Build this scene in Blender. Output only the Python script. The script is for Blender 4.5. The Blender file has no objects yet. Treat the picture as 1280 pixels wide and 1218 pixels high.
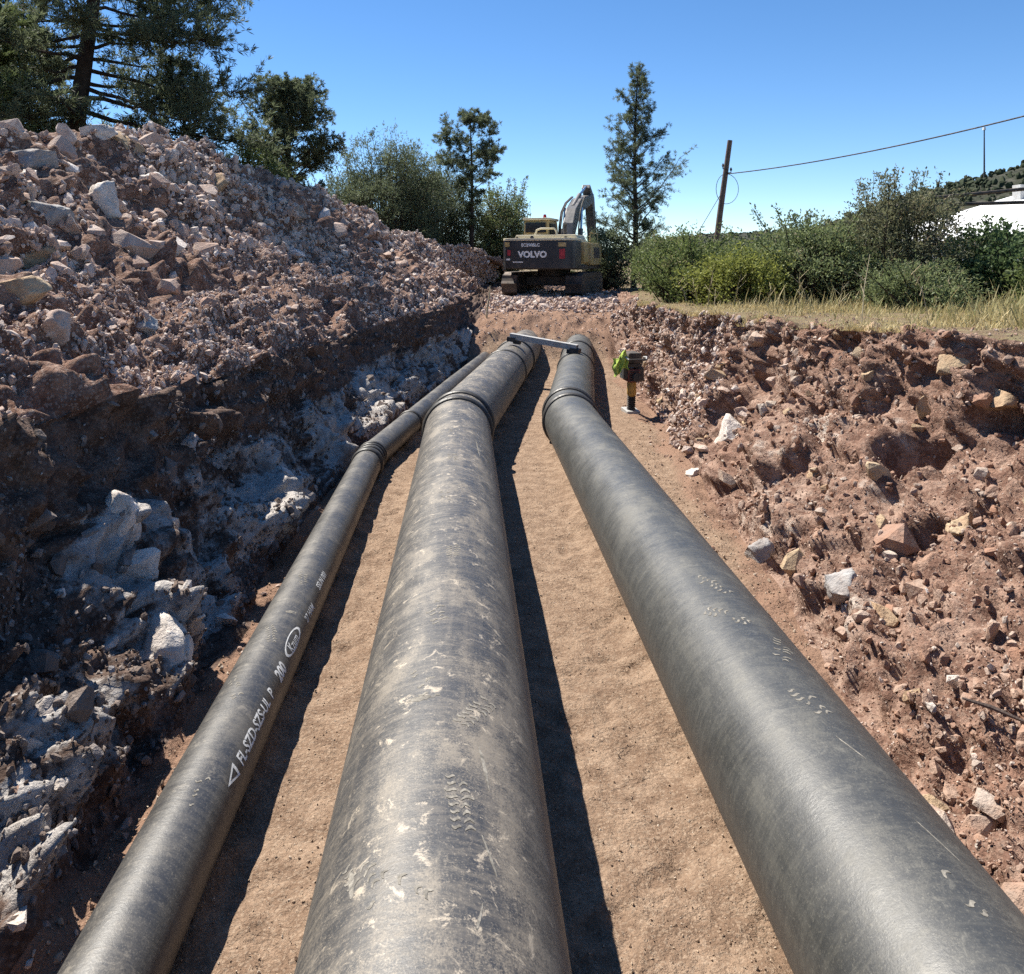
import bpy, bmesh, math, random
import numpy as np
from mathutils import Vector, Matrix, Euler
R = math.radians
rng = np.random.default_rng(7)
random.seed(7)
sc = bpy.context.scene
COL = sc.collection

# ------------------------------------------------------------------ camera, sky, sun, exposure
EYE = 2.75
cam_d = bpy.data.cameras.new('camera')
cam = bpy.data.objects.new('camera', cam_d); COL.objects.link(cam)
cam.location = (0, 0, EYE); cam.rotation_euler = (R(90), 0, 0)
cam_d.sensor_width = 36; cam_d.lens = 36*1000/1280
cam_d.shift_x = 55/1280; cam_d.shift_y = -284/1280
cam_d.clip_start = .05; cam_d.clip_end = 8000
sc.camera = cam
SUN_EL, SUN_AZ = R(54), R(-43)          # azimuth from +Y, negative = left of the view
world = bpy.data.worlds.new('World'); sc.world = world; world.use_nodes = True
wn = world.node_tree
sky = wn.nodes.new('ShaderNodeTexSky'); sky.sky_type = 'NISHITA'; sky.sun_disc = False
sky.sun_elevation = SUN_EL; sky.sun_rotation = SUN_AZ
sky.air_density = .8; sky.dust_density = 0.; sky.ozone_density = 2.2; sky.altitude = 1200
hs = wn.nodes.new('ShaderNodeHueSaturation'); hs.inputs['Saturation'].default_value = 1.2
wn.links.new(sky.outputs[0], hs.inputs['Color']); wn.links.new(hs.outputs[0], wn.nodes['Background'].inputs[0])
wn.nodes['Background'].inputs[1].default_value = .085
sl = bpy.data.lights.new('sun', 'SUN'); sl.energy = 5.0; sl.angle = R(.55); sl.color = (1, .94, .84)
sun = bpy.data.objects.new('sun', sl); COL.objects.link(sun)
sdir = Vector((math.sin(SUN_AZ)*math.cos(SUN_EL), math.cos(SUN_AZ)*math.cos(SUN_EL), math.sin(SUN_EL)))
sun.rotation_euler = (-sdir).to_track_quat('-Z', 'Y').to_euler(); sun.location = (-10, 10, 30)
vs = sc.view_settings; vs.view_transform = 'Standard'; vs.look = 'None'; vs.gamma = 1; vs.exposure = 1.08
sc.render.engine = 'CYCLES'
sc.cycles.use_denoising = False; sc.cycles.max_bounces = 4; sc.cycles.diffuse_bounces = 3; sc.cycles.adaptive_threshold = .025
sc.cycles.transparent_max_bounces = 8

# ------------------------------------------------------------------ helpers
def tag(o, label=None, cat=None, group=None, kind=None):
    for k, v in (('label', label), ('category', cat), ('group', group), ('kind', kind)):
        if v: o[k] = v
    return o
def link(name, me, mat=None, parent=None):
    o = bpy.data.objects.new(name, me); COL.objects.link(o)
    if mat is not None and me is not None and not me.materials: me.materials.append(mat)
    if parent: o.parent = parent
    return o
def empty(name, loc=(0, 0, 0), rz=0):
    o = bpy.data.objects.new(name, None); COL.objects.link(o)
    o.location = loc; o.rotation_euler = (0, 0, rz); o.empty_display_size = .2
    return o
def npmesh(name, V, F, smooth=False, attrs=None):
    """V (n,3), F (m,k) all faces the same size"""
    V = np.ascontiguousarray(V, np.float32); F = np.ascontiguousarray(F, np.int32)
    me = bpy.data.meshes.new(name)
    me.vertices.add(len(V)); me.vertices.foreach_set('co', V.ravel())
    k = F.shape[1]
    me.loops.add(F.size); me.loops.foreach_set('vertex_index', F.ravel())
    me.polygons.add(len(F)); me.polygons.foreach_set('loop_start', np.arange(0, F.size, k, dtype=np.int32))
    me.polygons.foreach_set('use_smooth', np.full(len(F), smooth))
    for an, av in (attrs or {}).items():
        a = me.attributes.new(an, 'FLOAT', 'POINT'); a.data.foreach_set('value', np.ascontiguousarray(av, np.float32))
    me.update(calc_edges=True); me.validate()
    return me
class MB:
    """collects shapes for ONE mesh object"""
    def __init__(s): s.v = []; s.f = []
    def add(s, v, f):
        n = len(s.v); s.v += [tuple(p) for p in v]; s.f += [tuple(i+n for i in q) for q in f]; return s
    def box(s, c, d, m=None):
        x, y, z = (a/2 for a in d); c = Vector(c)
        v = [Vector((i*x, j*y, k*z)) for k in (-1, 1) for i, j in ((-1, -1), (1, -1), (1, 1), (-1, 1))]
        if m is not None: v = [m @ p for p in v]
        return s.add([p+c for p in v], [(3, 2, 1, 0), (4, 5, 6, 7), (0, 1, 5, 4), (1, 2, 6, 5), (2, 3, 7, 6), (3, 0, 4, 7)])
    def tube(s, pts, rad, seg=10, caps=True):
        pts = [Vector(p) for p in pts]; n = len(pts)
        if not hasattr(rad, '__len__'): rad = [rad]*n
        v = []; t0 = (pts[1]-pts[0]).normalized()
        a = t0.orthogonal().normalized()
        for i in range(n):
            t = (pts[min(i+1, n-1)]-pts[max(i-1, 0)]).normalized()
            a = (a-t*a.dot(t)).normalized(); b = t.cross(a)
            for k in range(seg):
                w = 2*math.pi*k/seg; v.append(pts[i]+(a*math.cos(w)+b*math.sin(w))*rad[i])
        f = [(i*seg+k, i*seg+(k+1) % seg, (i+1)*seg+(k+1) % seg, (i+1)*seg+k) for i in range(n-1) for k in range(seg)]
        if caps: f += [tuple(range(seg))[::-1], tuple((n-1)*seg+k for k in range(seg))]
        return s.add(v, f)
    def prism(s, poly, axis, a, b):
        """polygon (u,v) extruded along axis between a and b; axis 0: u=y v=z, 1: u=x v=z, 2: u=x v=y"""
        def P(u, v, w): return {0: (w, u, v), 1: (u, w, v), 2: (u, v, w)}[axis]
        n = len(poly)
        v = [P(*p, a) for p in poly]+[P(*p, b) for p in poly]
        f = [tuple(range(n)), tuple(range(2*n-1, n-1, -1))]+[(i, i+n, (i+1) % n+n, (i+1) % n) for i in range(n)]
        return s.add(v, f)
    def build(s, name, mat, parent=None, bevel=0, smooth=False, seg=2):
        me = bpy.data.meshes.new(name); me.from_pydata(s.v, [], s.f); me.update()
        bm = bmesh.new(); bm.from_mesh(me)
        bmesh.ops.recalc_face_normals(bm, faces=bm.faces)
        if bevel:
            es = [e for e in bm.edges if len(e.link_faces) == 2 and e.calc_face_angle(0) > .5]
            bmesh.ops.bevel(bm, geom=es, offset=bevel, segments=seg, affect='EDGES', profile=.6)
        if smooth:
            for f in bm.faces: f.smooth = True
            for e in bm.edges:
                if len(e.link_faces) == 2 and e.calc_face_angle(0) > .6: e.smooth = False
        bm.to_mesh(me); bm.free()
        return link(name, me, mat, parent)

# ------------------------------------------------------------------ node materials
class NT:
    def __init__(s, name):
        s.m = bpy.data.materials.new(name); s.m.use_nodes = True
        s.t = s.m.node_tree; s.b = s.t.nodes['Principled BSDF']; s.out = s.t.nodes['Material Output']
    def n(s, typ, ins=None, **kw):
        nd = s.t.nodes.new('ShaderNode'+typ)
        for k, v in kw.items(): setattr(nd, k, v)
        for k, v in (ins or {}).items():
            if isinstance(v, bpy.types.NodeSocket): s.t.links.new(v, nd.inputs[k])
            else: nd.inputs[k].default_value = v
        return nd
    def co(s, scale=(1, 1, 1), loc=(0, 0, 0), kind='Object', rot=(0, 0, 0)):
        tc = s.n('TexCoord'); mp = s.n('Mapping', {'Vector': tc.outputs[kind], 'Scale': scale, 'Location': loc, 'Rotation': rot}); return mp.outputs[0]
    def noise(s, scale, detail=6, rough=.6, vec=None, dist=0):
        return s.n('TexNoise', {'Vector': vec if vec is not None else s.co(), 'Scale': scale, 'Detail': detail, 'Roughness': rough, 'Distortion': dist}).outputs[0]
    def vor(s, scale, vec=None, out='Distance', feature='F1', rand=1):
        return s.n('TexVoronoi', {'Vector': vec if vec is not None else s.co(), 'Scale': scale, 'Randomness': rand}, feature=feature).outputs[out]
    def ramp(s, fac, stops, interp='LINEAR'):
        nd = s.n('ValToRGB', {'Fac': fac}); e = nd.color_ramp.elements; nd.color_ramp.interpolation = interp
        while len(e) < len(stops): e.new(.5)
        for x, (p, c) in zip(e, stops):
            x.position = p; x.color = (*c, 1) if hasattr(c, '__len__') else (c, c, c, 1)
        return nd.outputs[0]
    def mix(s, fac, a, b, blend='MIX'):
        nd = s.n('Mix', data_type='RGBA', blend_type=blend)
        for i, v in ((0, fac), (6, a), (7, b)):
            if isinstance(v, bpy.types.NodeSocket): s.t.links.new(v, nd.inputs[i])
            elif i == 0: nd.inputs[0].default_value = v
            else: nd.inputs[i].default_value = (*v, 1) if len(v) == 3 else v
        return nd.outputs[2]
    def math(s, op, a, b=0., c=None, clamp=False):
        nd = s.n('Math', operation=op, use_clamp=clamp)
        for i, v in enumerate((a, b) if c is None else (a, b, c)):
            if isinstance(v, bpy.types.NodeSocket): s.t.links.new(v, nd.inputs[i])
            else: nd.inputs[i].default_value = v
        return nd.outputs[0]
    def attr(s, name): return s.n('Attribute', attribute_name=name).outputs['Fac']
    def bump(s, h, strength=.5, dist=.02, normal=None):
        ins = {'Height': h, 'Strength': strength, 'Distance': dist}
        if normal is not None: ins['Normal'] = normal
        return s.n('Bump', ins).outputs[0]
    def done(s, color, rough=.9, normal=None, spec=.3, metal=0, sheen=0):
        for k, v in (('Base Color', color), ('Roughness', rough), ('Specular IOR Level', spec), ('Metallic', metal), ('Sheen Weight', sheen)):
            if isinstance(v, bpy.types.NodeSocket): s.t.links.new(v, s.b.inputs[k])
            else: s.b.inputs[k].default_value = (*v, 1) if k == 'Base Color' else v
        if normal is not None: s.t.links.new(normal, s.b.inputs['Normal'])
        return s.m

def soil_mat(name, a, b, c, white=(.62, .58, .53), speck=(.45, .36, .29), fine=55, bstr=.8, bdist=.03, vs_=60, vamt=.3, red=None):
    """a: main earth, b: second earth, c: damp dark earth; limestone where the 'white' attribute says so"""
    t = NT(name)
    big = t.noise(.9, 5, .6); mid = t.noise(6, 4, .65); fn = t.noise(fine, 3, .7); vo = t.vor(vs_, out='Color')
    col = t.mix(t.ramp(big, [(.35, 0), (.65, 1)]), a, b)
    col = t.mix(t.ramp(mid, [(.42, 1), (.6, 0)]), col, c)
    col = t.mix(t.math('MULTIPLY', t.ramp(t.n('SeparateColor', {'Color': vo}).outputs[0], [(.72, 0), (.86, 1)]), vamt), col, speck)
    wv = t.math('ADD', t.attr('white'), t.math('MULTIPLY', t.math('SUBTRACT', mid, .5), .9))
    wf = t.ramp(wv, [(.45, 0), (.62, 1)])
    wcol = t.mix(t.ramp(t.noise(11, 4, .7), [(.3, 0), (.7, 1)]), white, tuple(x*.62 for x in white))
    wcol = t.mix(t.ramp(t.noise(3.2, 4, .6), [(.5, 0), (.68, .7)]), wcol, a)
    col = t.mix(wf, col, wcol)
    if red: col = t.mix(t.ramp(t.math('ADD', t.attr('red'), t.math('MULTIPLY', t.math('SUBTRACT', mid, .5), .8)), [(.3, 0), (.65, 1)]), col, red)
    col = t.mix(t.ramp(fn, [(.3, .62), (.7, 1.25)]), (0, 0, 0), col, 'MULTIPLY') if False else t.mix(1, col, t.ramp(fn, [(.25, .6), (.75, 1)]), 'MULTIPLY')
    h = t.math('ADD', t.math('MULTIPLY', t.noise(16, 5, .72), 1.4), t.math('MULTIPLY', t.noise(70, 4, .7), .5))
    h = t.math('SUBTRACT', h, t.math('MULTIPLY', t.vor(30), .35))
    return t.done(col, .95, t.bump(h, bstr, bdist), .15)

M = {}
M['floor'] = soil_mat('sandy_trench_floor', (.365, .258, .182), (.31, .212, .145), (.23, .152, .103), speck=(.50, .39, .29), fine=110, bstr=1., bdist=.022, vs_=90, vamt=.35, red=(.29, .18, .125))
M['heap'] = soil_mat('spoil_heap_earth', (.285, .165, .12), (.35, .23, .175), (.155, .085, .06), speck=(.62, .52, .44))
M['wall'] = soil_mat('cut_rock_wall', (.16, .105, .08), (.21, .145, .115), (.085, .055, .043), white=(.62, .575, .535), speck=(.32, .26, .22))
M['bank'] = soil_mat('red_earth_bank', (.31, .18, .128), (.45, .325, .255), (.19, .108, .078), white=(.64, .55, .47), speck=(.46, .34, .26))
M['plateau'] = soil_mat('grassy_ground', (.26, .21, .12), (.17, .16, .075), (.20, .135, .085), speck=(.36, .31, .2))

def rock_mat(name, stops, dirt, dirt_amt=.5):
    t = NT(name); oi = t.n('ObjectInfo'); rnd = oi.outputs['Random']
    off = t.n('CombineXYZ', {'X': t.math('MULTIPLY', rnd, 37.), 'Y': t.math('MULTIPLY', rnd, 91.), 'Z': 0.}).outputs[0]
    v = t.n('VectorMath', {0: t.n('NewGeometry').outputs['Position'], 1: off}, operation='ADD').outputs[0]
    col = t.ramp(rnd, stops)
    col = t.mix(t.ramp(t.noise(5, 6, .7, v), [(.35, 0), (.7, .75)]), col, tuple(x*.6 for x in stops[len(stops)//2][1]))
    col = t.mix(t.math('MULTIPLY', t.ramp(t.noise(2.6, 5, .65, v), [(.42, 0), (.6, 1)]), dirt_amt), col, dirt)
    col = t.mix(t.ramp(t.noise(24, 4, .7, v), [(.32, .55), (.45, 0)]), col, tuple(x*.5 for x in dirt))
    h = t.math('ADD', t.noise(9, 5, .7, v), t.math('MULTIPLY', t.noise(45, 4, .7, v), .35))
    return t.done(col, .92, t.bump(h, .8, .035), .2)
M['rock'] = rock_mat('pale_limestone_rubble', [(0, (.36, .24, .19)), (.25, (.50, .385, .32)), (.55, (.66, .545, .47)), (.75, (.54, .475, .435)), (1, (.86, .80, .74))], (.32, .19, .135), .55)
M['rock_red'] = rock_mat('earthy_red_stone', [(0, (.25, .135, .09)), (.3, (.33, .20, .145)), (.6, (.41, .285, .215)), (.8, (.40, .33, .28)), (.92, (.50, .41, .33)), (1, (.66, .59, .52))], (.31, .175, .115), .7)
M['rock_sand'] = rock_mat('sandy_grit', [(0, (.25, .165, .11)), (.5, (.42, .31, .22)), (.85, (.52, .42, .32)), (1, (.66, .58, .48))], (.3, .2, .13), .3)
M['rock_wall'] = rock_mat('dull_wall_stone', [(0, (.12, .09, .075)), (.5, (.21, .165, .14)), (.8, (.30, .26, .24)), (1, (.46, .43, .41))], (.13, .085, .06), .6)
M['rock_white'] = rock_mat('white_limestone', [(0, (.74, .69, .63)), (.5, (.68, .62, .56)), (1, (.78, .73, .68))], (.33, .22, .16), .35)
M['rock_grey'] = rock_mat('grey_limestone', [(0, (.36, .35, .34)), (.5, (.42, .41, .40)), (1, (.34, .32, .31))], (.25, .18, .14), .4)
M['rock_tan'] = rock_mat('tan_limestone', [(0, (.47, .36, .24)), (.5, (.45, .33, .21)), (1, (.5, .4, .28))], (.30, .17, .10), .45)

def plain(name, col, rough=.5, var=.25, scale=4, spec=.4, metal=0, dust=None, damt=.4, bstr=.15):
    t = NT(name)
    c = t.mix(t.ramp(t.noise(scale, 6, .65), [(.3, 0), (.7, 1)]), tuple(x*(1-var) for x in col), tuple(min(1, x*(1+var)) for x in col))
    if dust: c = t.mix(t.math('MULTIPLY', t.ramp(t.noise(scale*.6, 6, .7), [(.42, 0), (.66, 1)]), damt), c, dust)
    r = t.ramp(t.noise(scale*3, 4, .6), [(.3, max(.05, rough-.12)), (.7, min(1, rough+.12))])
    return t.done(c, r, t.bump(t.noise(scale*12, 4, .6), bstr, .01), spec, metal)

# ------------------------------------------------------------------ noise fields (numpy)
def _h(i, j, k, s):
    n = (i.astype(np.int64)*374761393+j.astype(np.int64)*668265263+k.astype(np.int64)*1274126177+s*974634631) & 0xffffffff
    n = ((n ^ (n >> 13))*1274126177) & 0xffffffff
    n = ((n ^ (n >> 16))*2246822519) & 0xffffffff
    return ((n ^ (n >> 15)) & 0xffffff)/float(0xffffff)
def vnoise(P, s):
    I = np.floor(P); f = P-I; w = f*f*f*(f*(f*6-15)+10); i, j, k = I[:, 0], I[:, 1], I[:, 2]; r = 0
    for a in (0, 1):
        for b in (0, 1):
            for c in (0, 1):
                r = r+_h(i+a, j+b, k+c, s)*(w[:, 0] if a else 1-w[:, 0])*(w[:, 1] if b else 1-w[:, 1])*(w[:, 2] if c else 1-w[:, 2])
    return r*2-1
ROT = np.array(Euler((.5, .7, .9)).to_matrix())
def fbm(P, scale, oct=4, s=0, gain=.5):
    q = P/scale; r = 0; a = 1; t = 0
    for o in range(oct):
        r = r+a*vnoise(q, s+o*17); t += a; a *= gain; q = q @ ROT.T*2.03+11.3
    return r/t
def facet(P, scale, s=0, tilt=.9):
    """broken-rock relief: every cell is its own tilted plane; returns the height and the cell's random value"""
    q = P/scale; q = q+.25*np.stack([vnoise(q*1.7, s+5), vnoise(q*1.7+9, s+6), vnoise(q*1.7+21, s+7)], 1)
    I = np.floor(q); best = np.full(len(P), 1e9); hh = np.zeros(len(P)); cr = np.zeros(len(P))
    for a in (-1, 0, 1):
        for b in (-1, 0, 1):
            for c in (-1, 0, 1):
                i, j, k = I[:, 0]+a, I[:, 1]+b, I[:, 2]+c
                r1, r2, r3, r4 = (_h(i, j, k, s+t) for t in (1, 2, 3, 4))
                dx, dy, dz = q[:, 0]-i-r1, q[:, 1]-j-r2, q[:, 2]-k-r3
                d = dx*dx+dy*dy+dz*dz; m = d < best
                v = (r4-.5)*1.2+tilt*((r2*2-1)*dx+(r3*2-1)*dy+(r1*2-1)*dz)
                best = np.where(m, d, best); hh = np.where(m, v, hh); cr = np.where(m, r4*.5+r1*.5, cr)
    return hh, cr
def sstep(a, b, x):
    t = np.clip((x-a)/(b-a), 0, 1); return t*t*(3-2*t)

# ------------------------------------------------------------------ the land: one swept grid cut into heap, wall, floor, bank and plateau
ys = [-3.]
while ys[-1] < 46: ys.append(ys[-1]+(.12 if ys[-1] < 1.2 else max(.017, .0049*ys[-1])))
Y = np.array(ys)
def ip(*kv): return np.interp(Y, [k for k, _ in kv], [v for _, v in kv])
fz = ip((-3, 0), (20.0, 0), (20.8, .2), (21.6, .75), (22.3, 1.02), (23, 1.15), (25, 1.38), (30, 1.45), (46, 1.5))
lfx = ip((-3, -1.8), (3, -1.76), (5, -1.68), (7, -1.74), (9.6, -1.62), (11, -1.5), (13, -1.25), (16, -.8), (20, -.1), (24, .5), (46, 2))
ltx = ip((-3, -3.1), (2, -3.05), (4.3, -2.8), (6.9, -2.48), (10, -2.3), (14.5, -2.05), (17, -1.4), (20, -.6), (24, 0), (46, 1))
ltz = ip((-3, 1.85), (4.3, 1.83), (6.9, 1.68), (14.5, 1.42), (20, 1.55), (25, 1.62), (46, 1.6))
cx = ip((-3, -6.8), (12, -7), (16, -6.8), (20, -5.6), (24, -4.6), (28, -3.2), (32, -1.5), (36, .6), (40, 2), (46, 3))-.0
cz = ip((-3, 4.0), (8, 4.1), (12, 4.5), (16, 5.2), (20, 5.05), (24, 4.65), (28, 3.75), (32, 3.55), (36, 3.0), (40, 2.3), (46, 1.6))
rfx = ip((-3, 2.4), (4, 2.45), (5.2, 2.6), (7.5, 2.8), (11.7, 3.1), (14, 3.35), (18, 3.6), (22, 3.9), (26, 5), (46, 6))
rtx = ip((-3, 4.9), (4, 4.7), (6.5, 4.5), (10.7, 4.05), (14.2, 3.95), (18, 4.15), (22, 4.5), (26, 5.6), (46, 6.8))
rtz = ip((-3, 2.15), (6.5, 2.1), (10.7, 1.95), (14.2, 1.85), (18, 1.75), (22, 1.65), (26, 1.55), (46, 1.5))
YP = np.stack([0*Y, Y, 0*Y], 1)
rfx = ip((-3, 2.2), (3, 2.2), (4, 2.25), (5.2, 2.4), (7.5, 2.68), (11.7, 3.1), (14, 3.35), (18, 3.6), (22, 3.9), (26, 5), (46, 6))+.16*fbm(YP, 1.3, 4, 91)
lfx = lfx+.14*fbm(YP+50, 1.1, 4, 92)
rtx = rtx+.22*fbm(YP+90, 1.2, 4, 93); rtz = rtz+.07*fbm(YP+130, 1.5, 3, 94); ltx = ltx+.15*fbm(YP+170, 1.2, 4, 95)
def U(n): return np.linspace(0, 1, n, endpoint=False)[None, :]
c_ = lambda a: a[:, None]
XS, ZS, NS = [], [], []
u = U(34); x = -24+(c_(cx)+24)*u**.6; t = np.clip(1-(c_(cx)-x)/5.5, 0, 1)
XS.append(x); ZS.append(2.0+(c_(cz)-2.0)*t*t*(3-2*t)-.7*np.clip((-20-x)/4, 0, 1)); NS.append(34)
u = U(200); XS.append(c_(cx)+(c_(ltx)-c_(cx))*u); ZS.append(c_(cz)+(c_(ltz)-c_(cz))*(u+.10*np.sin(math.pi*u)*np.clip(u*2-1, -1, 1))+.12*np.sin(u*9)); NS.append(200)
ZS[-1] += -.12*np.sin(u*9)*sstep(.8, 1, u)-.0
u = U(92); XS.append(c_(ltx)+(c_(lfx)-c_(ltx))*u**1.9); ZS.append(c_(ltz)+(c_(fz)-c_(ltz))*u); NS.append(92)
u = U(112); XS.append(c_(lfx)+(c_(rfx)-c_(lfx))*u); ZS.append(c_(fz)+0*u); NS.append(112)
u = U(165); XS.append(c_(rfx)+(c_(rtx)-c_(rfx))*np.interp(u[0], [0, .42, .62, .8, 1], [0, .50, .82, .9, 1])[None, :]); ZS.append(c_(fz)+(c_(rtz)-c_(fz))*np.interp(u[0], [0, .1, .42, .62, .8, 1], [0, .06, .42, .55, .85, 1])[None, :]); NS.append(165)
u = np.linspace(0, 1, 80)[None, :]; x = c_(rtx)+(26-c_(rtx))*u**1.7
XS.append(x); ZS.append(c_(rtz)+(1.75-c_(rtz))*sstep(6, 16, x)-.6*np.clip((x-23)/3, 0, 1)); NS.append(80)
BX, BZ = np.concatenate(XS, 1), np.concatenate(ZS, 1); nR, nC = BX.shape
BY = np.broadcast_to(c_(Y), BX.shape)
cuts = np.cumsum([0]+NS); sec = np.repeat(np.arange(6), NS)
# profile normal, smoothed over the corners
tx, tz = np.gradient(BX, axis=1), np.gradient(BZ, axis=1); ln = np.hypot(tx, tz)+1e-9; nx, nz = -tz/ln, tx/ln
def smooth_cols(a, w):
    k = np.ones(w)/w; p = np.pad(a, ((0, 0), (w//2, w-1-w//2)), mode='edge'); cs = np.cumsum(np.pad(p, ((0, 0), (1, 0))), 1); return (cs[:, w:]-cs[:, :-w])/w
nx, nz = smooth_cols(nx, 13), smooth_cols(nz, 13); ln = np.hypot(nx, nz)+1e-9; nx /= ln; nz /= ln
colw = lambda vals, w=15: smooth_cols(np.array(vals, float)[sec][None, :].copy(), w)
P = np.stack([BX.ravel(), BY.ravel(), BZ.ravel()], 1)
aH = (colw([.5, 1, 0, 0, 0, 0])+0*BX).ravel(); aW = (colw([0, 0, 1, 0, 0, 0])+0*BX).ravel(); aB = (colw([0, 0, 0, 0, 1, 0])+0*BX).ravel()
aF = (colw([0, 0, 0, 1, 0, 0])+0*BX).ravel(); aP = (colw([.3, 0, 0, 0, 0, 1])+0*BX).ravel()
ramp_end = sstep(20.2, 22.3, P[:, 1])
aE = aF*ramp_end
f1, r1 = facet(P*np.array([1, .8, 1]), .95, 11); f2, r2 = facet(P, .36, 31); f3, r3 = facet(P, .15, 51, .8)
fs, rs = facet(P @ np.array(Euler((.5, .15, .3)).to_matrix()).T*np.array([2.0, .75, 1.]), .42, 71, 1.1)   # slanting shards of bedded rock
def blur(a, n=2):
    a = a.reshape(nR, nC)
    for _ in range(n):
        a = np.pad(a, 1, mode='edge'); a = (a[:-2]+2*a[1:-1]+a[2:])/4; a = (a[:, :-2]+2*a[:, 1:-1]+a[:, 2:])/4
    return a.ravel()
f1, f2, f3, fs = blur(f1, 3), blur(f2, 2), blur(f3, 1), blur(fs, 1)
b1 = fbm(P, 1.6, 4, 3); b2 = fbm(P, .45, 4, 8, .6)
D = aH*(.22*f1+.17*f2+.085*f3+.24*b1+.10*b2)+aW*(.15*f1+.08*f2+.05*f3+.10*b1+.05*b2+.13*fs)+aB*(.19*f1+.11*f2+.05*f3+.09*b1+.04*b2+.055*fbm(P, .12, 4, 123, .65)+.06*blur(fs, 4))
dent = np.zeros(len(P)); rd = np.random.default_rng(17)
for _ in range(90):
    y0 = 2.3*(7.5)**rd.random(); x0 = rd.choice([rd.uniform(.3, 1.15), rd.uniform(-1.05, -.55), rd.uniform(1.95, 2.4)])+.16*max(0, y0-11); an = rd.normal()*.5
    m = (abs(P[:, 1]-y0) < .25) & (abs(P[:, 0]-x0) < .25); dx, dy = P[m, 0]-x0, P[m, 1]-y0
    qx, qy = dx*math.cos(an)+dy*math.sin(an), -dx*math.sin(an)+dy*math.cos(an); q = (qx/.055)**2+(qy/.15)**2
    dent[m] += -.022*np.exp(-q**2)+.010*np.exp(-(np.sqrt(q)-1.35)**2*9)
for rr, kv in ((.44, ((-3, -.09), (11, -.13), (17.6, .93), (23, 1.75))), (.385, ((-3, 1.5), (12, 1.52), (17.1, 2.3), (23, 3.2))), (.18, ((-3, -1.27), (10.3, -1.26), (16.2, -.33), (23, .75)))):
    dxp = np.abs(P[:, 0]-np.repeat(ip(*kv), nC)); D += aF*(1-ramp_end)*(.045+.10*b2)*np.exp(-((dxp-.62*rr)/(.30*rr+.03))**2)
D += aF*(1-ramp_end)*(.025*b1+.016*b2+.012*f3+.006*f2+dent*.9)+aE*(.10*f2+.06*f3+.16*b1+.08*b2)+aP*(.05*b1+.03*b2+.012*f3)
# limestone ledges standing out of the shaded wall, high enough to catch the sun
bsx, bsy = 585+1000*P[:, 0]/np.maximum(P[:, 1], .5), 325+1000*(EYE-P[:, 2])/np.maximum(P[:, 1], .5); ledge_white = np.zeros(len(P))
for px, py, wy, wz, am in ((150, 690, .6, .36, .30), (185, 810, .5, .26, .30), (70, 915, .5, .3, .28), (330, 640, .9, .3, .14), (250, 720, .4, .3, .12), (30, 1060, .3, .2, .2)):
    k = np.argmin(np.hypot(bsx-px, bsy-py)+np.where((aW > .8) & (P[:, 1] > 1.5), 0, 1e6)); c = P[k]
    q = ((P[:, 1]-c[1]+.12*b1)/wy)**2+((P[:, 2]-c[2])/wz)**2; g = np.exp(-q*q*.9)*sstep(.55, .95, aW)
    D += am*g*(.85+.2*f2+.2*f3); ledge_white = np.maximum(ledge_white, g*(.42+.8*(r2-.25)))
# rough caves and undercuts in the red bank below its lip
cav = sstep(.32, .5, fbm(P*np.array([1, 1, 1.5]), .55, 3, 77)); D -= aB*blur(cav, 2)*.30*sstep(.35, .8, P[:, 2])
PD = P+D[:, None]*np.stack([nx.ravel(), 0*D, nz.ravel()], 1)
PD[:, 1] += (aH+aW+aB)*.08*fbm(P+40, .5, 3, 61)
soil_top = np.repeat(ltz, nC)-P[:, 2]
wallwhite = aW*(sstep(.5, .8, soil_top+.35*b1)*(.34+.38*sstep(5.5, 9, P[:, 1]))+.35*(r1-.5)+.75*(rs-.5)-.05)
white = np.clip(wallwhite+aW*ledge_white*.9+aH*(.16+.5*(r2-.5)+.25*(r1-.5))+aB*(.22+.5*(r1-.6)+.7*(rs-.55))+aE*(.15+.5*(r2-.5)), 0, 1)
PDg = PD.reshape(nR, nC, 3); Wg = white.reshape(nR, nC)
un = (np.arange(nC)-cuts[3])/(cuts[4]-cuts[3]); edge_d = np.minimum((BX-c_(lfx)), (c_(rfx)-BX))
RG = np.clip(sstep(.55, 0, edge_d+.35*b1.reshape(nR, nC))+.85*sstep(20.6, 22.8, BY+1.5*b1.reshape(nR, nC)), 0, 1)
def piece(name, s0, s1, mat):
    a, b = cuts[s0], min(cuts[s1]+1, nC); n = b-a
    i = np.arange(nR-1)[:, None]*n+np.arange(n-1)[None, :]
    F = np.stack([i, i+1, i+n+1, i+n], -1).reshape(-1, 4)
    o = link(name, npmesh(name, PDg[:, a:b].reshape(-1, 3), F, True, {'white': Wg[:, a:b].ravel(), 'red': RG[:, a:b].ravel()}), mat); o['kind'] = 'structure'; return o
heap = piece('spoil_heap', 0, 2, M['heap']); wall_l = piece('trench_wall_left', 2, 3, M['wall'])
floor = piece('trench_floor', 3, 4, M['floor']); bank = piece('trench_bank_right', 4, 5, M['bank']); plateau = piece('ground_beside_trench', 5, 6, M['plateau'])
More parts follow.
